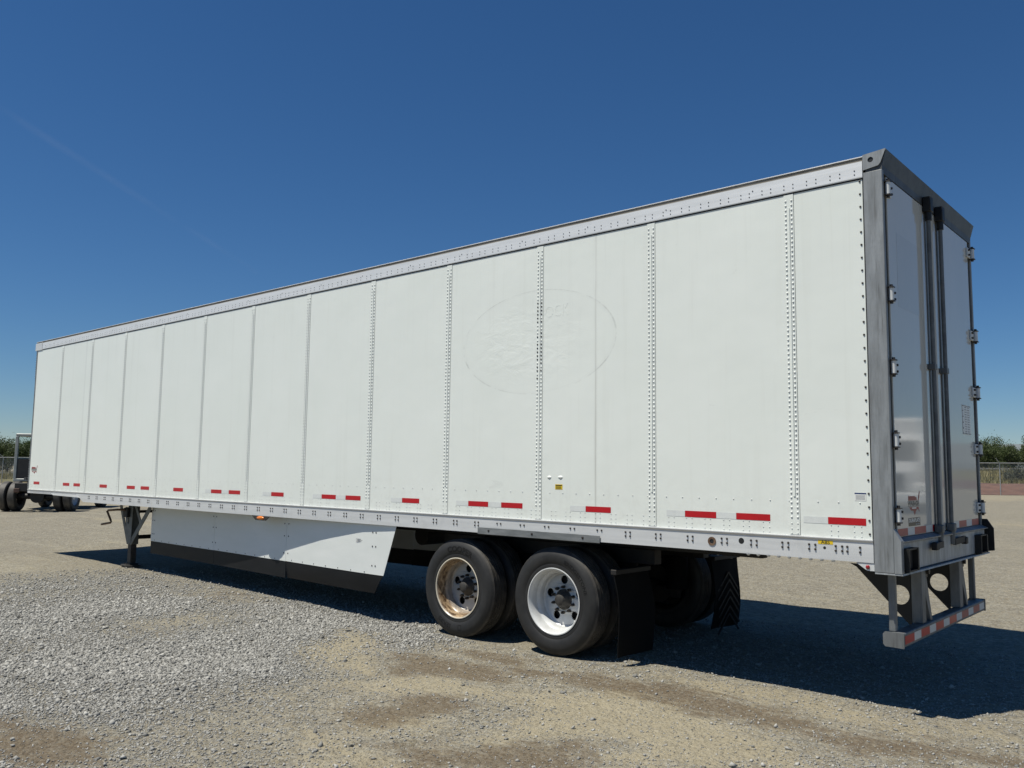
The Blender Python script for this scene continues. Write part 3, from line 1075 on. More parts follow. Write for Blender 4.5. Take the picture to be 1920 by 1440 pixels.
# --- bottom rail
prof = [(.03, 1.2615), (-.004, 1.2615), (-.019, 1.259), (-.019, 1.252), (-.009, 1.236), (-.009, 1.112), (-.009, 1.094), (.03, 1.094)]
brail = part('bottom_rail', MB().prism(prof, -13.50, -.141, 'x'), 'mill_aluminium')
prof2 = [(.03, 1.2615), (-.004, 1.2615), (-.019, 1.259), (-.019, 1.252), (-.009, 1.236), (-.009, 1.188), (.03, 1.188)]
part('nose_rail', MB().prism(prof2, -16.11, -13.502, 'x'), 'mill_aluminium', None)
part('rail_step', MB().prism([(-13.502, 1.188), (-13.502, 1.094), (-13.60, 1.10), (-13.74, 1.165), (-13.80, 1.187)], -.009, .03, 'y'), 'mill_aluminium')
part('nose_flange', MB().prism([(-14.95, 1.212), (-13.82, 1.206), (-13.70, 1.165), (-14.86, 1.178)], -.024, -.0185, 'y'), 'bright_aluminium')
part('far_bottom_rail', MB().box(-16.1, -.14, NW - .03, NW + .009, 1.094, 1.2615), 'mill_aluminium')
gl = [-2.261 - .308 * k for k in range(37)] + [-1.949, -1.639, -1.325, -1.068, -.807, -.594, -.391, -.305, -.212]
mb = MB()
for x in gl:
    for dx in (-.024, .024):
        for z in (1.200, 1.166):
            if -4.09 < x < -2.55 and z < 1.18: continue
            if x > -.35 and dx > 0: continue
            mb.dome((x + dx, -.009, z), (0, -1, 0), .0096, .010, 7)
part('bolts', mb, 'bolt_steel', brail, 40, kind='stuff')
mb = MB()
x = -15.95
while x < -13.9:
    for z in (1.222, 1.205): mb.dome((x, -.009, z), (0, -1, 0), .006, .005, 6)
    x += .055
part('nose_rivets', mb, 'bolt_steel', brail, 40, kind='stuff')
sp_ = part('splice_plate', MB().box(-4.084, -2.557, -.021, -.0165, 1.083, 1.152, .002), 'grey_plate')
mb = MB()
for x in (-3.93, -3.36, -2.75): mb.dome((x, -.021, 1.122), (0, -1, 0), .013, .008, 8)
part('plate_bolts', mb, 'bolt_steel', sp_, 40, kind='stuff')
# plugs and holes in the rail; black discs painted as the dark inside
mb = MB()
mb.plate(circ(-1.436, 1.172, .036, 24), [circ(-1.436, 1.172, .019, 16)], .006, lambda u, v, w: (u, -.009 - w, v))
plug = part('rail_plug', mb, 'rust_steel', brail)
part('plug_hole_dark', MB().cyl((-1.436, -.0095, 1.172), (-1.436, -.011, 1.172), .0195, None, 16), 'print_black', brail)
part('rail_hole', MB().cyl((-1.175, -.0085, 1.191), (-1.175, -.0098, 1.191), .024, None, 20), 'print_black', brail)
part('rail_hole', MB().cyl((-.499, -.0085, 1.181), (-.499, -.0098, 1.181), .011, None, 14), 'print_black', brail)
ab = part('abs_label', MB().box(-.548, -.435, -.0106, -.0092, 1.208, 1.236), 'sticker_yellow', None, label='small yellow label reading ABS')
vs, fs = text2d('ABS', .036, .0006, .01)
part('lettering', MB().add([(-.4915 + q[0] * 1.1, -.0107 - q[2], 1.2215 + q[1]) for q in vs], fs), 'print_black', ab)
# scalloped bolt ends hanging below the rail
mb = MB()
for x in np.arange(-1.12, -.40, .085): mb.dome((x, .0, 1.094), (0, 0, -1), .016, .016, 8)
part('rail_nuts', mb, 'hinge_steel', brail, 40, kind='stuff')

# --- reflective tape along the side
red = [(-15.87, -15.59), (-14.5, -14.22), (-14.04, -13.77), (-12.98, -12.7), (-11.97, -11.69), (-11.49, -11.21), (-10.44, -10.15), (-9.35, -9.07), (-8.88, -8.59), (-7.84, -7.56), (-6.75, -6.47), (-6.28, -6.0), (-5.27, -4.99), (-4.24, -3.96), (-3.78, -3.5), (-2.73, -2.45), (-1.69, -1.4), (-1.22, -.93), (-.47, -.19)]
for a, b in red:
    part('red_reflector', MB().box(a, b, -.0016, -.0002, 1.360, 1.412), 'red_tape')
wht = [(-9.51, -9.352), (-9.068, -8.882), (-8.04, -7.842), (-6.93, -6.752), (-6.468, -6.282), (-5.46, -5.272), (-4.42, -4.242), (-3.958, -3.782), (-2.91, -2.732), (-1.87, -1.692), (-1.398, -1.222), (-.66, -.472)]
for a, b in wht:
    part('silver_reflector', MB().box(a, b, -.0014, -.0002, 1.361, 1.411), 'silver_tape')

# --- stickers on the side
st = part('warning_sticker', MB().box(-3.092, -3.004, -.0014, -.0002, 1.558, 1.607), 'sticker_yellow', None, label='small yellow warning sticker with black print')
mb = MB()
mb.box(-3.086, -3.010, -.0020, -.00145, 1.593, 1.602)
for z in (1.585, 1.578, 1.571, 1.564): mb.box(-3.084, -3.020 + .008 * random.random(), -.0020, -.00145, z - .001, z + .002)
part('print', mb, 'print_black', st)
st = part('notice_sticker', MB().box(-.268, -.184, -.0014, -.0002, 1.541, 1.600), 'sticker_white', None, label='small white notice sticker with blue header')
part('header', MB().box(-.268, -.184, -.0020, -.00145, 1.590, 1.600), 'print_blue', st)
mb = MB()
for z in (1.580, 1.573, 1.566, 1.559, 1.552): mb.box(-.260, -.195 + .006 * random.random(), -.0020, -.00145, z - .0012, z + .0012)
part('print', mb, 'print_grey', st)

US_TOP = [(.02, .58), (.03, .80), (.10, .775), (.55, .77), (.60, .74), (.72, .71), (.735, .60), (.78, .585), (.84, .62), (.88, .80), (.93, .90), (.95, 1.0), (1.0, .93), (.965, .80), (.95, .70), (.90, .64), (.89, .58)]
US_BOT = [(.09, .30), (.86, .30), (.88, .22), (.94, .10), (.90, .08), (.84, .19), (.70, .18), (.60, .08), (.53, -.06), (.46, .06), (.40, .15), (.27, .14), (.17, .20)]


def us_logo(fn, w, h, parent, side):
    def poly(P, th):
        return fill2d([[(p[0] * w, p[1] * h) for p in P]], th)
    nm = 'map_emblem'
    vs, fs = poly(US_TOP, .0006)
    a = MB().add([fn(*q) for q in vs], fs)
    vs, fs = poly(US_BOT, .0006)
    a.add([fn(*q) for q in vs], fs)
    lg = part(nm, a, 'logo_red', parent, None, label='dark red map shaped maker emblem with lettering')
    if parent == TR:
        up = TR
    else:
        up = parent
    b = MB()
    for z0, z1 in ((.545, .565), (.33, .35)):
        vs, fs = fill2d([[(-.02 * w, z0 * h), (.93 * w, z0 * h), (.93 * w, z1 * h), (-.02 * w, z1 * h)]], .0006)
        b.add([fn(*q) for q in vs], fs)
    vs, fs = text2d('WABASH', .25 * h, .0006, .03)
    mx = max(q[0] for q in vs)
    k = .46 * w / mx
    b.add([fn(q[0] * k + .455 * w, q[1] + .448 * h, q[2]) for q in vs], fs)
    part('emblem_lettering', b, 'logo_dark', up)
    c = MB()
    vs, fs = fill2d([[(.30 * w, .225 * h), (.66 * w, .225 * h), (.66 * w, .285 * h), (.30 * w, .285 * h)]], .0005)
    c.add([fn(q[0], q[1], q[2] + .0007) for q in vs], fs)
    part('emblem_banner', c, 'sticker_white', up)


us_logo(lambda u, v, w: (-16.02 + u, -.0003 - w, 1.565 + v), .29, .16, TR, True)

# --- rear frame
part('rear_post', MB().box(-.138, .002, -.008, .03, 1.03, 4.02, .004), 'galvanised_steel')
part('rear_post', MB().box(-.138, .002, NW - .03, NW + .008, 1.03, 4.02, .004), 'galvanised_steel')
part('door_gasket', MB().box(-.05, -.014, .0305, .1095, 1.28, 3.994), 'sealant')
part('door_gasket', MB().box(-.05, -.014, 2.4905, 2.5695, 1.28, 3.994), 'sealant')
hd = part('rear_header', MB().prism([(-.12, 3.995), (-.001, 3.995), (.003, 4.05), (.036, 4.168), (-.12, 4.156)], -.004, NW + .004, 'y'), 'header_steel')
for ys, ye in ((-.014, -.0085), (NW + .0085, NW + .014)):
    mb = MB()
    mb.plate([(-.136, 4.036), (-.022, 4.052), (-.004, 4.075), (.034, 4.172), (-.136, 4.156)], [circ(-.078, 4.108, .021, 20)], abs(ye - ys), lambda u, v, w: (u, ys + w, v))
    cb = part('corner_bracket', mb, 'galvanised_steel')
part('bracket_hole_dark', MB().cyl((-.078, -.0075, 4.108), (-.078, -.0084, 4.108), .022, None, 16), 'print_black')  # black disc stands in for the dark seen through the bracket hole

# rear sill
sill = part('rear_sill', MB().box(-.12, .03, .0505, NW - .0505, 1.036, 1.244, .006), 'sill_galvanised')
part('sill_lip', MB().prism([(-.01, 1.246), (.05, 1.246), (.052, 1.256), (.0, 1.278), (-.01, 1.278)], .002, NW - .002, 'y'), 'galvanised_steel', sill)
part('sill_foot', MB().prism([(-.135, 1.0295), (.055, 1.0295), (.058, 1.018), (-.135, 1.018)], -.006, NW + .006, 'y'), 'sill_galvanised', sill)
part('sill_end_plate', MB().prism([(.0025, 1.0305), (.052, 1.0305), (.052, 1.262), (.0025, 1.345)], -.009, .0495, 'y'), 'galvanised_steel', sill)
part('sill_end_plate', MB().prism([(.0025, 1.0305), (.098, 1.045), (.098, 1.25), (.045, 1.335), (.0025, 1.335)], NW - .006, NW + .012, 'y'), 'black_paint', sill)
for y0, y1 in ((.062, .30), (2.17, 2.42)):
    lb = MB()
    x0, x1, z0, z1 = .031, .085, 1.040, 1.205
    lb.box(x0, x1, y0, y0 + .012, z0, z1).box(x0, x1, y1 - .03, y1, z0, z1).box(x0, x1 - .004, y0 + .012, y1 - .03, z0, z0 + .01).box(x0, x1 - .004, y0 + .012, y1 - .03, z1 - .01, z1)
    lo = part('lamp_box', lb, 'black_paint', sill)
    part('lamp_housing', MB().box(.0315, .048, y0 + .014, y1 - .032, z0 + .012, z1 - .012, .004), 'truck_dark', sill)
    part('lamp_bolts', MB().cyl((.085, y1 - .015, 1.07), (.0865, y1 - .015, 1.07), .006, None, 8).cyl((.085, y1 - .015, 1.17), (.0865, y1 - .015, 1.17), .006, None, 8), 'print_black', sill, None, kind='stuff')
# side bracket with red marker lamp
mk = part('marker_bracket', MB().prism([(-.139, 1.092), (-.139, 1.036), (-.19, 1.036), (-.27, 1.09)], -.004, .02, 'y'), 'hinge_steel')
part('red_marker_lamp', MB().dome((-.186, -.004, 1.062), (0, -1, 0), .016, .012, 14), 'red_lens', mk, 60)

# doors
HZ = (3.880, 3.071, 2.525, 1.988, 1.442)


def hinge_mesh():
    a = MB()     # strap
    a.box(-.003, .012, .030, .150, -.046, .046, .002)
    a.cyl((.024, .030, -.046), (.024, .030, .046), .019, None, 12)
    b = MB()     # bracket arms
    b.prism([(.003, -.056), (.003, .056), (.046, .056), (.046, .048), (.004, .0475), (.004, -.0475), (.046, -.048), (.046, -.056)], .004, .050, 'y')
    b.cyl((.024, .030, -.072), (.024, .030, .072), .012, None, 8)
    for z in (-.024, .024):
        b.cyl((-.02, .124, z), (.028, .124, z), .012, .009, 8)
        b.box(.0035, .0038, .03, .124, z - .002, z + .002)
    return a.mesh('hinge', 40), b.mesh('hinge_bracket', 40)


def mirror_y(me, name):
    m2 = me.copy()
    m2.name = name
    m2.transform(Matrix.Scale(-1, 4, (0, 1, 0)))
    m2.flip_normals()
    return m2


h_a, h_b = hinge_mesh()
h_a2, h_b2 = mirror_y(h_a, 'hinge'), mirror_y(h_b, 'hinge_bracket')
for side in (0, 1):
    y0, y1 = ((.110, 1.293), (1.303, 2.490))[side]
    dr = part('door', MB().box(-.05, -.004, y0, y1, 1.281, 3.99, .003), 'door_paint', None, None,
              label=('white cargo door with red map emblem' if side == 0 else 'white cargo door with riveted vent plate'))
    for z in HZ:
        if side == 0:
            h = share('hinge', h_a, 'hinge_steel', (0, .02, z), dr)
            share('hinge_bracket', h_b, 'bolt_steel', (0, .02, z), dr)
        else:
            h = share('hinge', h_a2, 'hinge_steel', (0, NW - .015, z), dr)
            share('hinge_bracket', h_b2, 'bolt_steel', (0, NW - .015, z), dr)
    # door edge trim
    if side == 0:
        part('edge_trim', MB().box(-.0038, -.0015, .93, 1.29, 1.283, 3.985), 'door_paint', dr)
    ry = (1.045, 1.40)[side]
    part('rod_backing', MB().box(-.0036, .004, ry + .012, ry + .05, 1.30, 3.97), 'dull_steel', dr)
    part('lock_rod', MB().cyl((.036, ry, 1.19), (.036, ry, 4.0), .0175, None, 16), 'dull_steel', dr, 40)
    kp = MB()
    kp.box(.004, .068, ry - .04, ry + .04, 3.93, 4.06, .006)
    kp.cyl((.036, ry, 3.86), (.036, ry, 3.93), .027, None, 14)
    part('upper_keeper', kp, 'black_paint', dr, 40)
    gd = MB()
    gd.box(.0, .056, ry - .034, ry + .034, 2.60, 2.65, .004)
    gd.box(-.0035, .006, ry - .05, ry + .05, 2.605, 2.645)
    part('rod_guide', gd, 'dull_steel', dr)
    lk_ = MB()
    lk_.cyl((.036, ry, 1.24), (.036, ry, 1.335), .028, None, 14)
    lk_.box(.004, .066, ry - .035, ry + .035, 1.275, 1.34, .006)
    lk_.cyl((.036, ry, 1.165), (.036, ry, 1.24), .022, .026, 12)
    part('lower_keeper', lk_, 'dull_steel', dr, 40)
    hn_ = MB()
    hy = ry + (-.26 if side == 0 else .04)
    hn_.bar((.052, ry, 1.185), (.070, hy + (0 if side == 0 else .22), 1.185 if side == 0 else 1.20), .05, .022, (1, 0, 0))
    hn_.box(.045, .088, hy + (-.03 if side == 0 else .20), hy + (.05 if side == 0 else .27), 1.155, 1.215, .006)
    part('door_handle', hn_, 'frame_paint', dr, 40)
# tape along the door foot
segs = [(.112, .345, 'f'), (.347, .513, 'w'), (.515, .807, 'f'), (.809, .985, 'w'), (.987, 1.10, 'r')]
near_door = [o for o in TR.children if o.name.startswith('door') and o.name == 'door'][0]
far_door = [o for o in TR.children if o.name == 'door.001'][0]
for a, b, c in segs:
    part({'f': 'faded_red_reflector', 'w': 'white_reflector', 'r': 'red_reflector'}[c], MB().box(-.0036, -.0024 if b < .92 else -.0008, a, b, 1.286, 1.340), {'f': 'faded_red_tape', 'w': 'white_tape', 'r': 'red_tape'}[c], near_door)
for a, b, c in [(1.50, 1.612, 'r'), (1.614, 1.80, 'w'), (1.802, 2.052, 'f'), (2.054, 2.24, 'w'), (2.242, 2.486, 'f')]:
    part({'f': 'faded_red_reflector', 'w': 'white_reflector', 'r': 'red_reflector'}[c], MB().box(-.0036, -.0024, a, b, 1.286, 1.342), {'f': 'faded_red_tape', 'w': 'white_tape', 'r': 'red_tape'}[c], far_door)
us_logo(lambda u, v, w: (-.0036 + w, .375 + u, 1.440 + v), .30, .175, near_door, False)
dp = part('name_plate', MB().box(-.0037, -.0028, .372, .665, 1.350, 1.412), 'logo_olive', near_door, None, label='dark olive maker plate with pale lettering')
vs, fs = text2d('DURAPLATE', .04, .0005, .03)
k_ = .135 / max(q[0] for q in vs)
mb = MB().add([(-.0027 + q[2], .5185 + q[0] * k_, 1.391 + q[1]) for q in vs], fs)
part('plate_lettering', mb, 'sticker_white', near_door)
part('plate_small_print', MB().box(-.0027, -.0022, .545, .585, 1.357, 1.366).box(-.0027, -.0022, .595, .645, 1.357, 1.366), 'print_grey', near_door, None, kind='stuff')
# where a placard was peeled off the near door
part('placard_ghost', MB().box(-.0036, -.0032, .30, .90, 3.02, 3.60), 'door_ghost', near_door)
# vent plate on the far door
vp = MB().box(-.0036, -.0012, 2.06, 2.33, 2.115, 2.385)
part('vent_plate', vp, 'sticker_white', far_door)
mb = MB()
for z in np.arange(2.14, 2.37, .022):
    for y in (2.135, 2.235):
        mb.box(-.0011, .0004, y, y + .06, z, z + .006)
part('vent_louvres', mb, 'print_grey', far_door, None, kind='stuff')
mb = MB()
for y in np.linspace(2.07, 2.32, 6):
    for z in (2.123, 2.377): mb.dome((-.0012, y, z), (1, 0, 0), .006, .004, 6)
for z in np.linspace(2.17, 2.33, 4): mb.dome((-.0012, 2.07, z), (1, 0, 0), .006, .004, 6)
part('vent_rivets', mb, 'bolt_steel', far_door, 40, kind='stuff')

# --- underride guard
UG = part('underride_guard', MB().box(-.075, .018, .10, 2.50, .500, .598, .006), 'guard_steel')
end = []
for x_, z_ in ((-.125, .515), (-.11, .497), (.0, .494), (.022, .494), (.022, .602), (-.11, .602), (-.125, .585)): end.append((x_, z_))
part('guard_end_plate', MB().prism(end, .090, .0985, 'y'), 'guard_steel', UG)
part('guard_end_plate', MB().prism(end, 2.5015, 2.51, 'y'), 'guard_steel', UG)
for y in (.13, 2.415):
    part('guard_post', MB().box(-.095, -.045, y + .005, y + .052, .5985, 1.0175, .006), 'guard_steel', UG)
for y in (.64, 1.74):
    m_ = MB()
    m_.box(-.085, -.005, y + .012, y + .105, .5985, 1.0175, .004)
    m_.prism([(y + .106, 1.0), (y + .120, 1.0), (y + .27, .5985), (y + .225, .5985), (y + .106, .80)], -.04, -.006, 'x')
    part('guard_support', m_, 'guard_steel', UG)
    g_ = MB()
    g_.plate([(-.088, 1.016), (-.55, 1.016), (-.50, .99), (-.088, .56)], [circ(-.175, .80, .075, 28)], .012, lambda u, v, w: (u, y + .02 + w, v))
    part('gusset', g_, 'black_paint', UG)
    part('guard_bolt', MB().cyl((-.004, y + .15, .985), (.016, y + .15, .985), .022, None, 6).box(-.03, -.005, y + .13, y + .17, .94, 1.017), 'bolt_steel', UG)
yy = .125
i = 0
while yy < 2.44:
    wd = .22 if i % 2 == 0 else .17
    c_ = ('red_tape' if yy < 1.6 else 'faded_red_tape') if i % 2 == 0 else 'white_tape'
    part('red_reflector' if i % 2 == 0 else 'white_reflector', MB().box(.0182, .0196, yy, min(yy + wd - .002, 2.49), .520, .578), c_, UG)
    yy += wd
    i += 1

# --- aero skirt


def sk_y(x):
    return float(np.interp(-x, [5.3, 6.0, 6.8, 7.7, 9.75, 11.95], [.012, .032, .085, .165, .315, .44]))


def skirt_piece(x0, x1, n, ztop, zbot0, zbot1, th, lean0=0, lean1=0, bulge=0.0, yo=0.0):
    mb = MB()
    vs = []
    nz = 4
    for side in (0, 1):
        for i in range(n + 1):
            t = i / n
            for j in range(nz + 1):
                q = j / nz
                zt = ztop if not callable(ztop) else ztop(t)
                zb = zbot0 + (zbot1 - zbot0) * t
                z = zt + (zb - zt) * q
                x = x0 + (x1 - x0) * t + (lean0 * (1 - t) + lean1 * t) * q
                vs.append((x, sk_y(x) + yo + th * side + bulge * q * q, z))
    w = nz + 1
    N = (n + 1) * w
    fs = []
    for i in range(n):
        for j in range(nz):
            a = i * w + j
            fs.append((a, a + 1, a + w + 1, a + w))
            fs.append((N + a, N + a + w, N + a + w + 1, N + a + 1))
    for j in range(nz):
        fs.append((j, N + j, N + j + 1, j + 1))
        a = n * w + j
        fs.append((a, a + 1, N + a + 1, N + a))
    for i in range(n):
        a = i * w
        fs.append((a, a + w, N + a + w, N + a))
        a = i * w + nz
        fs.append((a, N + a, N + a + w, a + w))
    return mb.add(vs, fs)


cuts = [(-11.95, -9.752, 0, 0), (-9.748, -7.702, 0, 0), (-7.698, -5.37, 0, -.21)]
for i, (a, b, l0, l1) in enumerate(cuts):
    z0 = .50 + .008 * i
    sk = part('skirt_panel', skirt_piece(a, b, 8, 1.093, z0, z0 + .006, .004, l0, l1), 'skirt_paint', None, 30)
    part('rubber_flap', skirt_piece(a, b + l1, 8, z0 + .02, .300, .300 if i < 2 else .305, .006, 0, -.19 if i == 2 else 0, .0 if i < 2 else .03, .0045), 'skirt_rubber', sk, 30)
    mb = MB()
    for xx in ((a + .05, a + .12, b - .04) if i == 0 else ((a + .05, b - .05) if i == 1 else (a + .05, b - .42, b - .36))):
        for z in (1.0, .84, .62):
            mb.dome((xx, sk_y(xx) - .0005, z), (0, -1, 0), .010, .006, 7)
    xx = a + .15
    while xx < b + l1 - .1:
        mb.dome((xx, sk_y(xx) - .0005, z0 + .022), (0, -1, 0), .007, .006, 6)
        xx += .27
    part('skirt_bolts', mb, 'bolt_steel', sk, 40, kind='stuff')
def mirror_mb(mb):
    mb.v = [(q[0], NW - q[1], q[2]) for q in mb.v]
    return mb


for i, (a, b, l0, l1) in enumerate(cuts):
    z0 = .50 + .008 * i
    sk = part('skirt_panel', mirror_mb(skirt_piece(a, b, 8, 1.093, z0, z0 + .006, .004, l0, l1)), 'skirt_paint', None, 30)
    part('rubber_flap', mirror_mb(skirt_piece(a, b + l1, 8, z0 + .02, .300, .300 if i < 2 else .305, .006, 0, -.19 if i == 2 else 0, .0 if i < 2 else .03, .0045)), 'skirt_rubber', sk, 30)
lp = part('lamp_bracket', MB().prism([(-8.25, 1.0935), (-7.83, 1.0935), (-7.93, 1.035), (-8.16, 1.035)], -.020, -.004, 'y'), 'bolt_steel')
mb = MB()
nseg = 18
mb.v = [(-8.04, -.048, 1.066)]
for q, h in ((.55, -.044), (.85, -.034), (1.0, -.0205)):
    for j in range(nseg):
        a = 2 * math.pi * j / nseg
        mb.v.append((-8.04 + .085 * q * math.cos(a), h, 1.066 + .026 * q * math.sin(a)))
mb.f = [(0, 1 + j, 1 + (j + 1) % nseg) for j in range(nseg)]
for r_ in range(2):
    for j in range(nseg):
        mb.f.append((1 + r_ * nseg + j, 1 + r_ * nseg + (j + 1) % nseg, 1 + (r_ + 1) * nseg + (j + 1) % nseg, 1 + (r_ + 1) * nseg + j))
part('amber_marker_lamp', mb, 'amber_lens', lp, 60)
vs, fs = text2d('M', .02, .0004)
mb = MB()
for z, wd in ((.905, .09), (.890, .16), (.876, .10)): mb.box(-6.10, -6.10 + wd, sk_y(-6.05) - .0035, sk_y(-6.05) - .0022, z, z + .006)
part('skirt_print', mb, 'print_grey')

# --- landing gear
for side, y in ((0, .40), (1, 2.08)):
    gzv = g1(-12.6, y)
    lg = part('landing_leg', MB().box(-12.725, -12.555, y, y + .13, .40, 1.06, .008), 'landing_paint', None)
    part('inner_leg', MB().box(-12.70, -12.58, y + .015, y + .115, gzv + .05, .40, .006), 'hub_steel', lg)
    ft = MB()
    ft.prism([(-12.83 + .10 * (1 if k in (0, 1, 4, 5) else 0) * 0 + px, py + y + .065) for k, (px, py) in enumerate([(0, -.07), (.09, -.14), (.29, -.14), (.38, -.07), (.38, .07), (.29, .14), (.09, .14), (0, .07)])], gzv + .012, gzv + .034, 'z')
    ft.box(-12.74, -12.54, y - .01, y + .14, gzv + .0345, gzv + .06)
    part('foot', ft, 'hub_steel', lg)
    br = MB()
    yb = y - .012 if side == 0 else y + .142
    br.bar((-12.98, yb, 1.06), (-12.64, yb, .42), .075, .012, (0, 1, 0))
    br.bar((-11.90, yb, 1.06), (-12.56, yb, .42), .085, .0119, (0, 1, 0))
    br.bar((-12.42, yb - .001, 1.06), (-12.20, yb - .001, .76), .06, .0118, (0, 1, 0))
    part('leg_brace', br, 'landing_paint', lg)
    bp = MB()
    bp.plate([(-12.78, 1.03), (-12.50, 1.03), (-12.52, .45), (-12.60, .40), (-12.68, .45)], [circ(-12.645, .80, .035, 14, .055)], .006, lambda u, v, w: (u, (y - .0195 - w if side == 0 else y + .150 + w), v))
    part('gearbox_plate', bp, 'landing_paint', lg)
    if side == 0:
        part('gearbox', MB().box(-12.72, -12.58, y - .09, y - .026, .86, 1.02, .01), 'black_paint', lg)
        part('crank_handle', MB().tube([(-12.66, .31, .987), (-12.70, .20, .99), (-13.02, .19, .965), (-13.06, .19, .95), (-12.90, .19, .80), (-12.88, .19, .775), (-12.91, .19, .76), (-13.24, .19, .717)], .018, 8), 'rust_steel', lg, 40)
part('cross_tube', MB().cyl((-12.60, .5305, .52), (-12.60, 2.0795, .52), .035, None, 12).cyl((-12.66, .5305, .95), (-12.66, 2.0795, .95), .025, None, 10), 'frame_paint', None, 40)

# --- underframe
for x in [-2.261 - .308 * k for k in range(37)] + [-1.949, -1.639, -1.325, -1.068, -.807, -.594, -.35] + [-13.95 - .3 * k for k in range(7)]:
    z0 = 1.105 if x > -13.6 else 1.19
    if 'cm_me' not in globals():
        cm_me = MB().box(-.02, .02, .032, NW - .032, 0, .008).box(-.003, .003, .032, NW - .032, .008, .112).box(-.02, .02, .032, NW - .032, .112, .119).mesh('crossmember')
        cm_low = MB().box(-.02, .02, .032, NW - .032, 0, .034).mesh('crossmember')
    share('crossmember', cm_me if x > -13.6 else cm_low, 'frame_paint', (x, 0, z0))
for y in (.76, 1.72):
    part('slide_rail', MB().box(-6.4, -1.35, y, y + .10, .985, 1.104, .004), 'frame_paint')
    part('bogie_rail', MB().box(-5.35, -2.45, y - .01, y + .11, .84, .984, .004), 'frame_paint')
part('coupler_plate', MB().box(-16.0, -14.3, .5, 2.1, 1.172, 1.187), 'frame_paint')
WX = (-3.13, -4.415)
TRD = .505
for x in WX:
    part('axle', MB().cyl((x, .30, .50), (x, 2.30, .50), .064, None, 16).cyl((x, .345, .5), (x, .70, .5), .20, None, 24).cyl((x, 1.90, .5), (x, 2.255, .5), .20, None, 24), 'frame_paint', None, 40)
    for y in (.76, 1.74):
        hg = MB()
        hg.prism([(x - .70, .84), (x - .42, .84), (x - .50, .48), (x - .62, .46)], y, y + .09, 'y')
        hg.bar((x - .56, y + .045, .50), (x + .35, y + .045, .44), .10, .07, (0, 1, 0))
        part('suspension_arm', hg, 'frame_paint')
        part('air_spring', MB().cyl((x + .32, y + .045, .49), (x + .32, y + .045, .84), .115, None, 20), 'black_rubber', None, 40)
    part('brake_chamber', MB().cyl((x + .26, .80, .62), (x + .26, .98, .62), .085, None, 16), 'frame_paint', None, 40)
part('air_tank', MB().cyl((-5.9, .9, .92), (-5.9, 1.75, .92), .12, None, 20), 'frame_paint', None, 40)

# wheels
TW = .275


def tyre_profile():
    p = [(.292, .030), (.300, .020), (.315, .014), (.335, .010), (.352, .0125), (.366, .006), (.395, .0005), (.425, .000), (.450, .004), (.458, .009), (.470, .013), (.484, .022), (.495, .032), (.5005, .044)]
    tread = []
    c0, c1 = .046, TW - .046
    nrib = 5
    rw = (c1 - c0) / nrib
    for i in range(nrib):
        a = c0 + i * rw
        crown = .5005 + .0045 * (1 - ((a + rw / 2 - TW / 2) / (TW / 2)) ** 2)
        tread += [(crown, a + (.0 if i == 0 else .0045)), (crown, a + rw - (.0 if i == nrib - 1 else .0045))]
        if i < nrib - 1: tread += [(crown - .012, a + rw - .003), (crown - .012, a + rw + .003)]
    q = [(r, TW - y) for r, y in p[::-1]]
    return p, p + tread + q


SIDE_P, TP = tyre_profile()


def sw(r):
    return float(np.interp(r, [a for a, _ in SIDE_P], [b for _, b in SIDE_P]))


tyre_me = MB().lathe(TP, 80, False).mesh('tyre', 28)


def arc_text(body, size, th0, rm, sx=1.0, bold=.0):
    vs, fs = text2d(body, size, .0016, bold, sx)
    return [((rm + q[1]) * math.sin(th0 + q[0] / rm), sw(rm + q[1]) - .0004 - q[2], (rm + q[1]) * math.cos(th0 + q[0] / rm)) for q in vs], fs


def rim_mesh():
    mb = MB()
    prof = [(.292, .030), (.306, .016), (.314, .012), (.314, .007), (.306, .006), (.300, .012), (.292, .026), (.284, .045), (.281, .075), (.279, .105), (.262, .122), (.257, .140), (.257, .185), (.246, .199), (.236, .203)]
    mb.lathe(prof, 72)
    # disc with hand holes
    holes = [circ(.186 * math.sin(a), .186 * math.cos(a), .041, 18) for a in [math.radians(285 + 72 * k) for k in range(5)]]
    vs, fs = fill2d([circ(0, 0, .2365, 72)] + [circ(0, 0, .095, 40)] + holes, .010)
    mb.add([(q[0], .197 + q[2] - .022 * float(smooth01(.150, .135, math.hypot(q[0], q[1]))), q[1]) for q in vs], fs)
    return mb.mesh('rim', 35)


def hub_mesh():
    mb = MB()
    mb.lathe([(.096, .230), (.098, .172), (.080, .155), (.066, .124), (.058, .114), (.052, .100), (.040, .094), (.0, .092)], 32)
    nuts = MB()
    for k in range(10):
        a = 2 * math.pi * k / 10
        c, s = .121 * math.cos(a), .121 * math.sin(a)
        nuts.cyl((s, .180, c), (s, .148, c), .016, .014, 6)
        nuts.cyl((s, .150, c), (s, .135, c), .009, None, 6)
    return mb.mesh('hub', 35), nuts.mesh('lug_nuts')


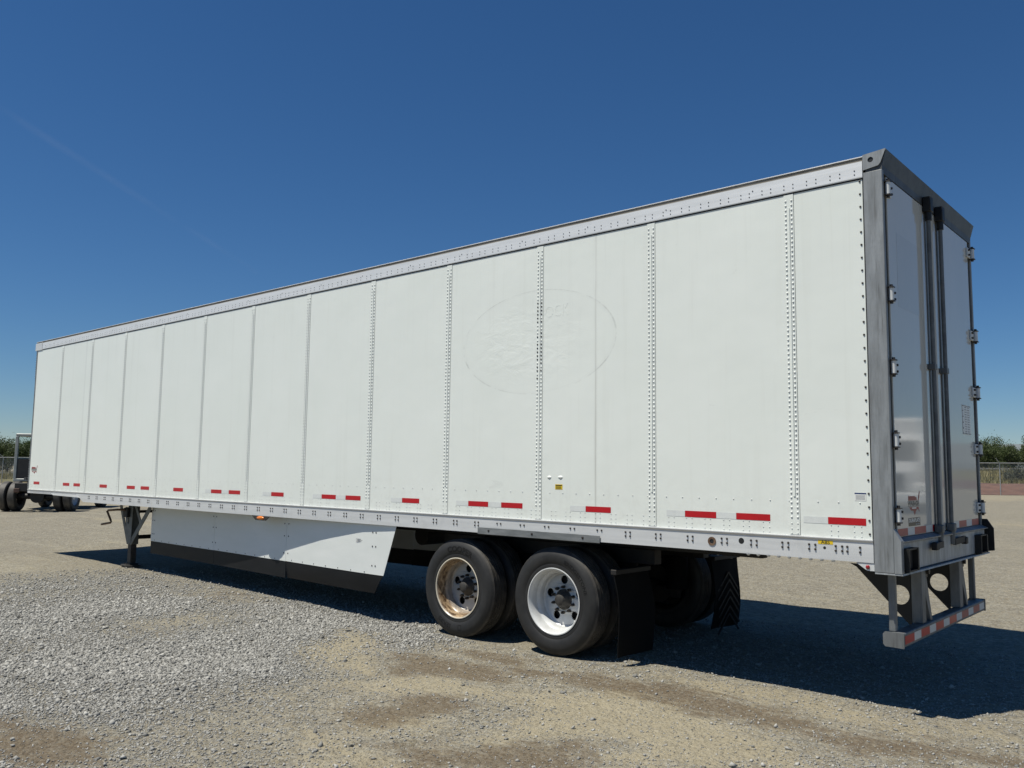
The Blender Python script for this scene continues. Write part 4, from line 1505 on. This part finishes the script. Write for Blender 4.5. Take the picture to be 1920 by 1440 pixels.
rim_white, hub_me, = rim_mesh(), None
rim_rust = rim_white.copy()
rim_rust.name = 'rim'
hub_me, nut_me = hub_mesh()
drum_me = MB().lathe([(.0, .245), (.215, .245), (.215, .30)], 32).mesh('brake_drum', 40)
inner_rim = MB().lathe([(.292, .030), (.306, .014), (.296, .02), (.284, .06), (.27, .12), (.27, .20), (.284, .24), (.306, TW - .012), (.292, TW - .03)], 40).lathe([(.262, .13), (.12, .10)], 40).mesh('rim', 40)
for wi, x in enumerate(WX):
    for side in (0, 1):
        for dual in (0, 1):
            y = (.020 + dual * .318) if side == 0 else (NW - .020 - dual * .318)
            zc = .500 + (.0 if side == 0 else .016)
            w = empty('wheel', Vector((x, y, zc)) - ORG, 0 if side == 0 else math.pi, TR)
            ty = link('tyre', tyre_me, 'tyre_rubber', w)
            ty.rotation_euler = (0, random.uniform(0, 6.28), 0)
            if dual == 0:
                link('rim', rim_rust if (wi == 1 and side == 0) else rim_white, 'rusty_rim_paint' if (wi == 1 and side == 0) else 'white_rim_paint', w)
                link('hub', hub_me, 'hub_steel', w)
                link('brake_drum', drum_me, 'print_black', w)
                link('lug_nuts', nut_me, 'bolt_steel', w)
            else:
                link('rim', inner_rim, 'frame_paint', w)
            if side == 0 and dual == 0:
                mb = MB()
                if wi == 1:
                    link('sidewall_lettering', MB().add(*arc_text('SERIES', .062, math.radians(204), .404, 1.1, .012)).mesh('sidewall_lettering'), 'tyre_print', w)
                    mb.add(*arc_text('COOPER', .082, math.radians(6), .402, 1.12, .03))
                    vs, fs = fill2d([[(-.026, -.026), (.026, -.026), (.026, .026), (-.026, .026)], [(-.019, -.019), (.019, -.019), (.019, .019), (-.019, .019)]], .0016)
                    th = math.radians(172)
                    bx = MB().add([((.404 + q[1]) * math.sin(th + q[0] / .404), sw(.404 + q[1]) - .0004 - q[2], (.404 + q[1]) * math.cos(th + q[0] / .404)) for q in vs], fs)
                    link('sidewall_mark', bx.mesh('sidewall_mark'), 'tyre_print', w)
                else:
                    mb.add(*arc_text('BRIDGESTONE', .054, math.radians(48), .398, 1.12, .012))
                link('sidewall_lettering', mb.mesh('sidewall_lettering'), 'tyre_print', w)

# mud flaps
for side in (0, 1):
    ya, yb = ((.07, .66), (1.94, 2.535))[side]
    n = 10
    vs = []
    for i in range(n + 1):
        t = i / n
        z = .80 - .73 * t
        xo = -2.47 + .055 * math.sin(t * 3.0) * (1 if side == 0 else .6) + (.05 * t * t if side == 0 else -.02 * t)
        for y in np.linspace(ya, yb, 5):
            wv = .012 * math.sin(t * 5 + y * 9)
            vs.append((xo + wv, y, z + .008 * math.sin(y * 7)))
            vs.append((xo + wv - .008, y, z + .008 * math.sin(y * 7)))
    fs = []
    for i in range(n):
        for j in range(4):
            a = (i * 5 + j) * 2
            c = ((i + 1) * 5 + j) * 2
            fs += [(a, a + 2, c + 2, c), (a + 1, c + 1, c + 3, a + 3)]
        for j in (0, 4):
            a = (i * 5 + j) * 2
            c = ((i + 1) * 5 + j) * 2
            fs.append((a, c, c + 1, a + 1))
    for i in (0, n):
        for j in range(4):
            a = (i * 5 + j) * 2
            fs.append((a, a + 1, a + 3, a + 2))
    mf = part('mud_flap', MB().add(vs, fs), 'black_rubber', None, 40)
    ch = MB()
    yc = (ya + yb) / 2
    for z in (.66, .58, .48, .40, .30, .22):
        for s_ in (-1, 1):
            xz = -2.47 + .055 * math.sin((.80 - z) / .73 * 3.0) * (1 if side == 0 else .6)
            ch.bar((xz + .018, yc, z), (xz + .008, yc + s_ * .24, z - .20), .022, .008, (1, 0, 0))
    if side == 1:
        part('flap_ribs', ch, 'skirt_rubber', mf, None, kind='stuff')
    part('flap_hanger', MB().box(-2.50, -2.44, ya, yb, .80, .845, .004), 'frame_paint')

# ================================================================== TERMINAL TRACTOR beyond the trailer nose
rear_c = Vector((-29.95, 5.35, 0))
rear_c.z = g1(rear_c.x, rear_c.y)
view_az = math.atan2(rear_c.y - CAM.y, rear_c.x - CAM.x)
hd_az = view_az - math.radians(22)
TT = empty('terminal_tractor', rear_c, hd_az, label='grey yard tractor with narrow cab and dual rear tyres, by the trailer nose', category='truck')


def tp(name, mb, mat, parent=None, smooth=None, **pr):
    return link(name, mb.mesh(name, smooth), mat, parent or TT, None, **pr)


for y in (.36, -.44):
    tp('frame_rail', MB().box(-.75, 3.9, y, y + .08, .72, .98, .005), 'brown_frame')
tp('rear_crossbeam', MB().box(-.80, -.70, -.5, .5, .70, .98, .01), 'truck_dark')
tp('fifth_wheel', MB().prism([(-.55, -.25), (-.25, -.45), (.35, -.45), (.35, .45), (-.25, .45), (-.55, .25)], 1.08, 1.16, 'z').box(-.2, .2, -.36, .36, .985, 1.08), 'truck_dark')
tp('rear_axle', MB().cyl((0, -.9, .51), (0, .9, .51), .10, None, 14).cyl((-.22, 0, .52), (.24, 0, .52), .23, .20, 20), 'truck_dark', None, 40)
tw = MB().lathe([(.29, .03), (.33, .01), (.43, 0), (.48, .02), (.505, .05), (.51, .14), (.505, .23), (.48, .26), (.43, .28), (.33, .27), (.29, .25)], 40).mesh('tyre', 35)
trm = MB().lathe([(.30, .02), (.29, .06), (.27, .12), (.24, .18), (.12, .16), (.10, .06), (.0, .05)], 32).mesh('rim', 35)
for y, rot in ((-1.20, 0), (-.88, 0), (1.20, math.pi), (.88, math.pi)):
    w = empty('wheel', (0, y, .505), rot, TT)
    link('tyre', tw, 'tyre_rubber', w)
    if abs(y) > 1: link('rim', trm, 'white_rim_paint', w)
for y, rot in ((-1.15, 0), (1.15, math.pi)):
    w = empty('wheel', (3.05, y, .505), rot, TT)
    link('tyre', tw, 'tyre_rubber', w)
    link('rim', trm, 'white_rim_paint', w)
tp('front_axle', MB().box(2.97, 3.13, -.9, .9, .42, .54, .01), 'truck_dark')
tp('fuel_tank', MB().cyl((1.0, -.72, .68), (2.0, -.72, .68), .28, None, 20).cyl((.7, .72, .68), (1.4, .72, .68), .24, None, 20), 'truck_dark', None, 40)
tp('air_tanks', MB().cyl((.62, -.45, .48), (.62, .45, .48), .13, None, 16), 'truck_dark', None, 40)
tp('tail_lamp', MB().box(-.86, -.81, -.50, -.32, .66, .80, .01), 'brown_frame')
tp('tail_lamp', MB().box(-.86, -.81, .32, .50, .66, .80, .01), 'brown_frame')
# cab: posts, panels and glass
CX0, CX1, CY0, CY1, CZ0, CZ1 = 1.35, 2.95, .36, 1.50, 1.10, 2.72
cab = MB()
for x in (CX0, CX1 - .08):
    for y in (CY0, CY1 - .10):
        cab.box(x, x + .08, y, y + .10, CZ0 + .0, CZ1 - .1001, .01)
cab.box(CX0, CX1, CY0, CY1, CZ1 - .10, CZ1, .02)
cab.box(CX0, CX1, CY0, CY1, CZ0 - .12, CZ0 - .0005, .02)
cb = tp('cab', cab, 'truck_grey_paint')
tp('cab_side_panel', MB().box(CX0 + .081, CX1 - .081, CY1 - .03, CY1 - .006, CZ0, 1.85).box(CX0 + .081, CX1 - .081, CY0 + .006, CY0 + .03, CZ0, 1.85).box(CX1 - .03, CX1 - .006, CY0 + .101, CY1 - .101, CZ0, 1.75), 'truck_grey_paint')
dd = tp('cab_door', MB().box(CX0 + .012, CX0 + .04, CY0 + .103, CY1 - .103, CZ0 + .001, 1.80), 'truck_dark')
tp('rear_window', MB().box(CX0 + .02, CX0 + .026, CY0 + .103, CY1 - .103, 1.802, CZ1 - .102), 'window_glass')
tp('windscreen', MB().box(CX1 - .026, CX1 - .02, CY0 + .103, CY1 - .103, 1.752, CZ1 - .102), 'window_glass')
tp('window_bar', MB().box(CX0 + .012, CX0 + .019, CY0 + .50, CY0 + .53, 1.802, CZ1 - .102), 'truck_dark')
tp('seat', MB().box(2.1, 2.6, .65, 1.2, 1.10, 1.55, .05).box(2.1, 2.22, .65, 1.2, 1.551, 1.95, .04), 'truck_dark')
tp('cab_deck', MB().box(1.2, 3.9, -.5, 1.2, .9805, 1.02).box(3.36, 3.95, -1.1, 1.2, .55, 1.35, .05), 'truck_dark')
tp('engine_hood', MB().box(2.2, 3.34, -1.0, .32, 1.021, 1.50, .04), 'truck_grey_paint')

# ================================================================== WHITE ROAD TRACTOR behind the trailer (mirrored in the doors)
wx, wy = 9.2, 30.0
WT = empty('road_tractor', (wx, wy, g1(wx, wy)), math.radians(-105), label='white road tractor facing the trailer doors, mirrored in their paint', category='truck')


def wp(name, mb, mat, smooth=None):
    return link(name, mb.mesh(name, smooth), mat, WT)


wp('sleeper', MB().box(-2.6, -.2, -1.2, 1.2, 1.15, 3.75, .12), 'white_truck_paint')
wp('cab', MB().prism([(-.199, 1.0), (1.15, 1.0), (1.15, 1.95), (.65, 2.85), (-.199, 3.1)], -1.15, 1.15, 'y'), 'white_truck_paint')
wp('windscreen', MB().prism([(1.165, 2.0), (1.15, 1.99), (.66, 2.80), (.675, 2.81)], -1.02, 1.02, 'y'), 'truck_dark')
wp('hood', MB().prism([(1.151, .95), (2.75, .85), (2.75, 1.55), (1.151, 1.93)], -.85, .85, 'y'), 'white_truck_paint')
wp('grille', MB().box(2.751, 2.80, -.48, .48, .80, 1.48, .01), 'truck_dark')
wp('bumper', MB().box(2.62, 2.92, -1.2, 1.2, .38, .78, .05), 'bright_aluminium')
for y in (-1, 1):
    wp('fender', MB().prism([(1.3, .75), (1.45, 1.15), (2.3, 1.15), (2.6, .79), (2.45, .79), (2.2, 1.02), (1.6, 1.02), (1.42, .75)], min(y * .86, y * 1.2), max(y * .86, y * 1.2), 'y'), 'white_truck_paint')
    wp('headlight', MB().box(2.62, 2.70, min(y * .90, y * 1.16), max(y * .90, y * 1.16), .85, 1.05, .02), 'silver_tape')
    wp('frame_rail', MB().box(-4.6, 2.6, y * .4 - .05, y * .4 + .05, .70, .95), 'truck_dark')
    for x in (1.95, -3.0, -4.2):
        w = empty('wheel', (x, y * 1.18, .505), 0 if y < 0 else math.pi, WT)
        link('tyre', tw, 'tyre_rubber', w)
        link('rim', trm, 'white_rim_paint', w)
wp('rear_axles', MB().cyl((-3.0, -1.0, .5), (-3.0, 1.0, .5), .09, None, 12), 'truck_dark')

# ================================================================== CHAIN-LINK FENCE
fa = math.atan2(FT[1], FT[0])
f0 = fpt(0, 0)
FE = empty('chain_link_fence', (f0[0], f0[1], g1(*f0)), fa, label='galvanised chain-link fence with angled post arms along the yard edge', category='fence')
FH = 2.05
post_me = MB().cyl((0, 0, -.05), (0, 0, FH), .032, None, 8).mesh('post', 40)
arm_me = MB().cyl((0, 0, FH), (-.26, -.18, FH + .30), .022, .018, 6).mesh('barb_arm', 40)


def flocal(s):
    x, y = fpt(s, 0)
    return s, 0.0, g1(x, y) - g1(*f0)


svals = np.arange(-37.4, 112, 4.6)
for i, s in enumerate(svals):
    vis = (s < 16 or s > 50)
    if not vis: continue
    x, y, z = flocal(s)
    p = link('post', post_me, 'fence_steel', FE, (x, y, z))
    link('barb_arm', arm_me, 'fence_steel', p)
    if i + 1 < len(svals):
        s2 = svals[i + 1]
        x2, y2, z2 = flocal(s2)
        r = MB().cyl((x, y, z + FH + .005), (x2, y2, z2 + FH + .005), .026, None, 8)
        link('top_rail', r.mesh('top_rail', 40), 'fence_steel', FE)
        pm = MB().add([(x + .03, .035, z + .02), (x2 - .03, .035, z2 + .02), (x2 - .03, .035, z2 + FH - .02), (x + .03, .035, z + FH - .02)], [(0, 1, 2, 3)])
        link('mesh_panel', pm.mesh('mesh_panel'), 'chain_link_wire', FE)

# ================================================================== TREES, BUSHES, GRASS


def leaf_crown(n, rx, rz, zc, leaf, seed, clumps=26):
    r = np.random.default_rng(seed)
    cc = r.normal(0, 1, (clumps, 3))
    cc /= np.linalg.norm(cc, axis=1)[:, None]
    cc *= r.uniform(.35, .95, (clumps, 1))
    cc = cc * [rx, rx, rz]
    cs = r.uniform(.24, .48, clumps) * rx
    k = r.integers(0, clumps, n)
    d = r.normal(0, 1, (n, 3))
    d /= np.linalg.norm(d, axis=1)[:, None]
    P = cc[k] + d * (cs[k] * r.uniform(.3, 1.05, n) ** .6)[:, None] * [1, 1, .95]
    # loose upright shoots break the outline
    sh = r.random(n) < .05
    P[sh, 2] += r.uniform(.1, .5, sh.sum()) * rz
    P[:, 2] += zc
    P = P[P[:, 2] > zc - rz * 1.02]
    n = len(P)
    a = r.normal(0, 1, (n, 3))
    a /= np.linalg.norm(a, axis=1)[:, None]
    b = np.cross(a, r.normal(0, 1, (n, 3)))
    b /= np.linalg.norm(b, axis=1)[:, None]
    L = leaf * r.uniform(.6, 1.3, (n, 1))
    V = np.stack([P - a * L, P + b * L * .42, P + a * L, P - b * L * .42], 1).reshape(-1, 3)
    F = np.arange(4 * n).reshape(-1, 4)
    me = mesh_np('crown', V, F)
    tint = np.clip(r.beta(2, 2, n) * .8 + .25 * r.random(clumps)[r.integers(0, clumps, n)], 0, 1)
    atr = me.attributes.new('tint', 'FLOAT', 'POINT')
    atr.data.foreach_set('value', np.repeat(tint, 4).astype(np.float32))
    return me


def trunk_mesh(h, r0, seed):
    r = random.Random(seed)
    mb = MB()
    mb.tube([(0, 0, -.1), (r.uniform(-.05, .05), r.uniform(-.05, .05), h * .45), (r.uniform(-.12, .12), r.uniform(-.12, .12), h * .8)], [r0, r0 * .8, r0 * .45], 8)
    for k in range(5):
        a = k * 1.26 + r.random()
        mb.tube([(0, 0, h * .38), (.5 * math.cos(a), .5 * math.sin(a), h * .62), (1.0 * math.cos(a), 1.0 * math.sin(a), h * .9)], [r0 * .5, r0 * .35, r0 * .15], 6)
    return mb.mesh('trunk', 40)


crowns = [leaf_crown(6500, 1.85, 2.15, 2.45, .10, 11 + k, 34) for k in range(4)]
trunks = [trunk_mesh(3.2, .11, k) for k in range(4)]


def tree(s, n, k, sc, label, group):
    x, y = fpt(s, n)
    z = g1(x, y) + float(emb(s)) * (1 - .3 * float(smooth01(31, 40, n)))
    e = empty('orchard_tree', (x, y, z), random.uniform(0, 6.28), label=label, category='tree', group=group)
    e.scale = (sc, sc, sc * random.uniform(.95, 1.1))
    link('trunk', trunks[k % 4], 'bark', e)
    link('crown', crowns[k % 4], 'leaf_green', e)


LR = 'bushy green orchard tree beyond the road, seen past the trailer doors'
LR2 = 'orchard tree in the second row, half hidden behind the trees past the trailer doors'
LL = 'bushy green orchard tree beyond the road, seen past the yard tractor cab'
LL2 = 'orchard tree in the second row, half hidden behind the trees past the yard tractor'
i = 0
for s in np.arange(76, 99, 1.75):
    tree(s + random.uniform(-.3, .3), 37 + random.uniform(-.8, .8), i, random.uniform(.60, .76), LR, 'orchard trees past the trailer doors'); i += 1
for s in np.arange(75, 100, 2.1):
    tree(s + random.uniform(-.4, .4), 41.5, i, random.uniform(.66, .80), LR2, 'second row of orchard trees past the trailer doors'); i += 1
for s in np.arange(78, 102, 2.0):
    tree(s + random.uniform(-.4, .4), 45.5, i, random.uniform(.74, .86), LR2, 'second row of orchard trees past the trailer doors'); i += 1
for s in np.arange(-44, -18, 2.2):
    tree(s + random.uniform(-.4, .4), 37 + random.uniform(-.8, .8), i, random.uniform(.84, 1.06), LL, 'orchard trees past the yard tractor'); i += 1
for s in np.arange(-45, -16, 2.6):
    tree(s + random.uniform(-.5, .5), 41.5, i, random.uniform(.9, 1.1), LL2, 'second row of orchard trees past the yard tractor'); i += 1

bush_me = [leaf_crown(2200, .95, .75, .70, .065, 71 + k, 16) for k in range(2)]
stem_me = MB().tube([(0, 0, -.1), (.04, .02, .5), (.0, .1, .9)], [.03, .022, .01], 6).mesh('stem', 40)
for k, (s, n) in enumerate(((76.9, 9.0), (77.7, 8.4), (78.6, 9.2), (79.7, 8.6))):
    x, y = fpt(s, n)
    e = empty('roadside_bush', (x, y, g1(x, y) + .55), k * 1.3, label='dark grey-green bush in the dry grass behind the fence', category='bush', group='bushes behind the fence')
    e.scale = (.85 + .1 * (k % 3),) * 3
    link('stem', stem_me, 'bark', e)
    link('foliage', bush_me[k % 2], 'leaf_grey_green', e)

# dry grass and weeds on the verge (stuff)


def grass_patch():
    r = np.random.default_rng(5)
    S_ = np.concatenate([r.uniform(-40, 14, 9000), r.uniform(56, 108, 15000)])
    N_ = r.uniform(6.2, 22, len(S_)) ** 1.0
    X_ = FA[0] + FT[0] * S_ + FN[0] * N_
    Y_ = FA[1] + FT[1] * S_ + FN[1] * N_
    base = .62 * (.25 + .75 * smooth01(5, 60, S_)) + (emb(S_) - .6 * smooth01(5, 60, S_)) * smooth01(8, 24, N_)
    Z_ = gz(X_, Y_) + base - .05
    h = r.uniform(.2, .65, len(S_)) * (.5 + fbm(S_ * .3, N_ * .3))
    a = r.uniform(0, math.pi, len(S_))
    w = r.uniform(.02, .05, len(S_))
    lx, ly = r.normal(0, .12, (2, len(S_)))
    V = np.stack([np.stack([X_ - w * np.cos(a), Y_ - w * np.sin(a), Z_], 1), np.stack([X_ + w * np.cos(a), Y_ + w * np.sin(a), Z_], 1), np.stack([X_ + lx, Y_ + ly, Z_ + h], 1)], 1).reshape(-1, 3)
    me = mesh_np('dry_grass', V, np.arange(len(V)).reshape(-1, 3))
    atr = me.attributes.new('tint', 'FLOAT', 'POINT')
    atr.data.foreach_set('value', np.repeat(r.random(len(S_)), 3).astype(np.float32))
    link('dry_grass', me, 'grass_blade', kind='stuff', label='dry yellow-green grass on the verge behind the fence', category='grass')


grass_patch()

# ================================================================== CONTRAIL
p1 = CAM + Vector((-.9080, .2500, .3560)) * 9000
p2 = CAM + Vector((-.8260, .5170, .2150)) * 9800
link('contrail', MB().tube([p1.lerp(p2, t) for t in np.linspace(0, 1, 24)], [34 + 10 * (1 - t) for t in np.linspace(0, 1, 24)], 16).mesh('contrail', 180), 'contrail_ice', label='faint thin white contrail across the blue sky', category='contrail')
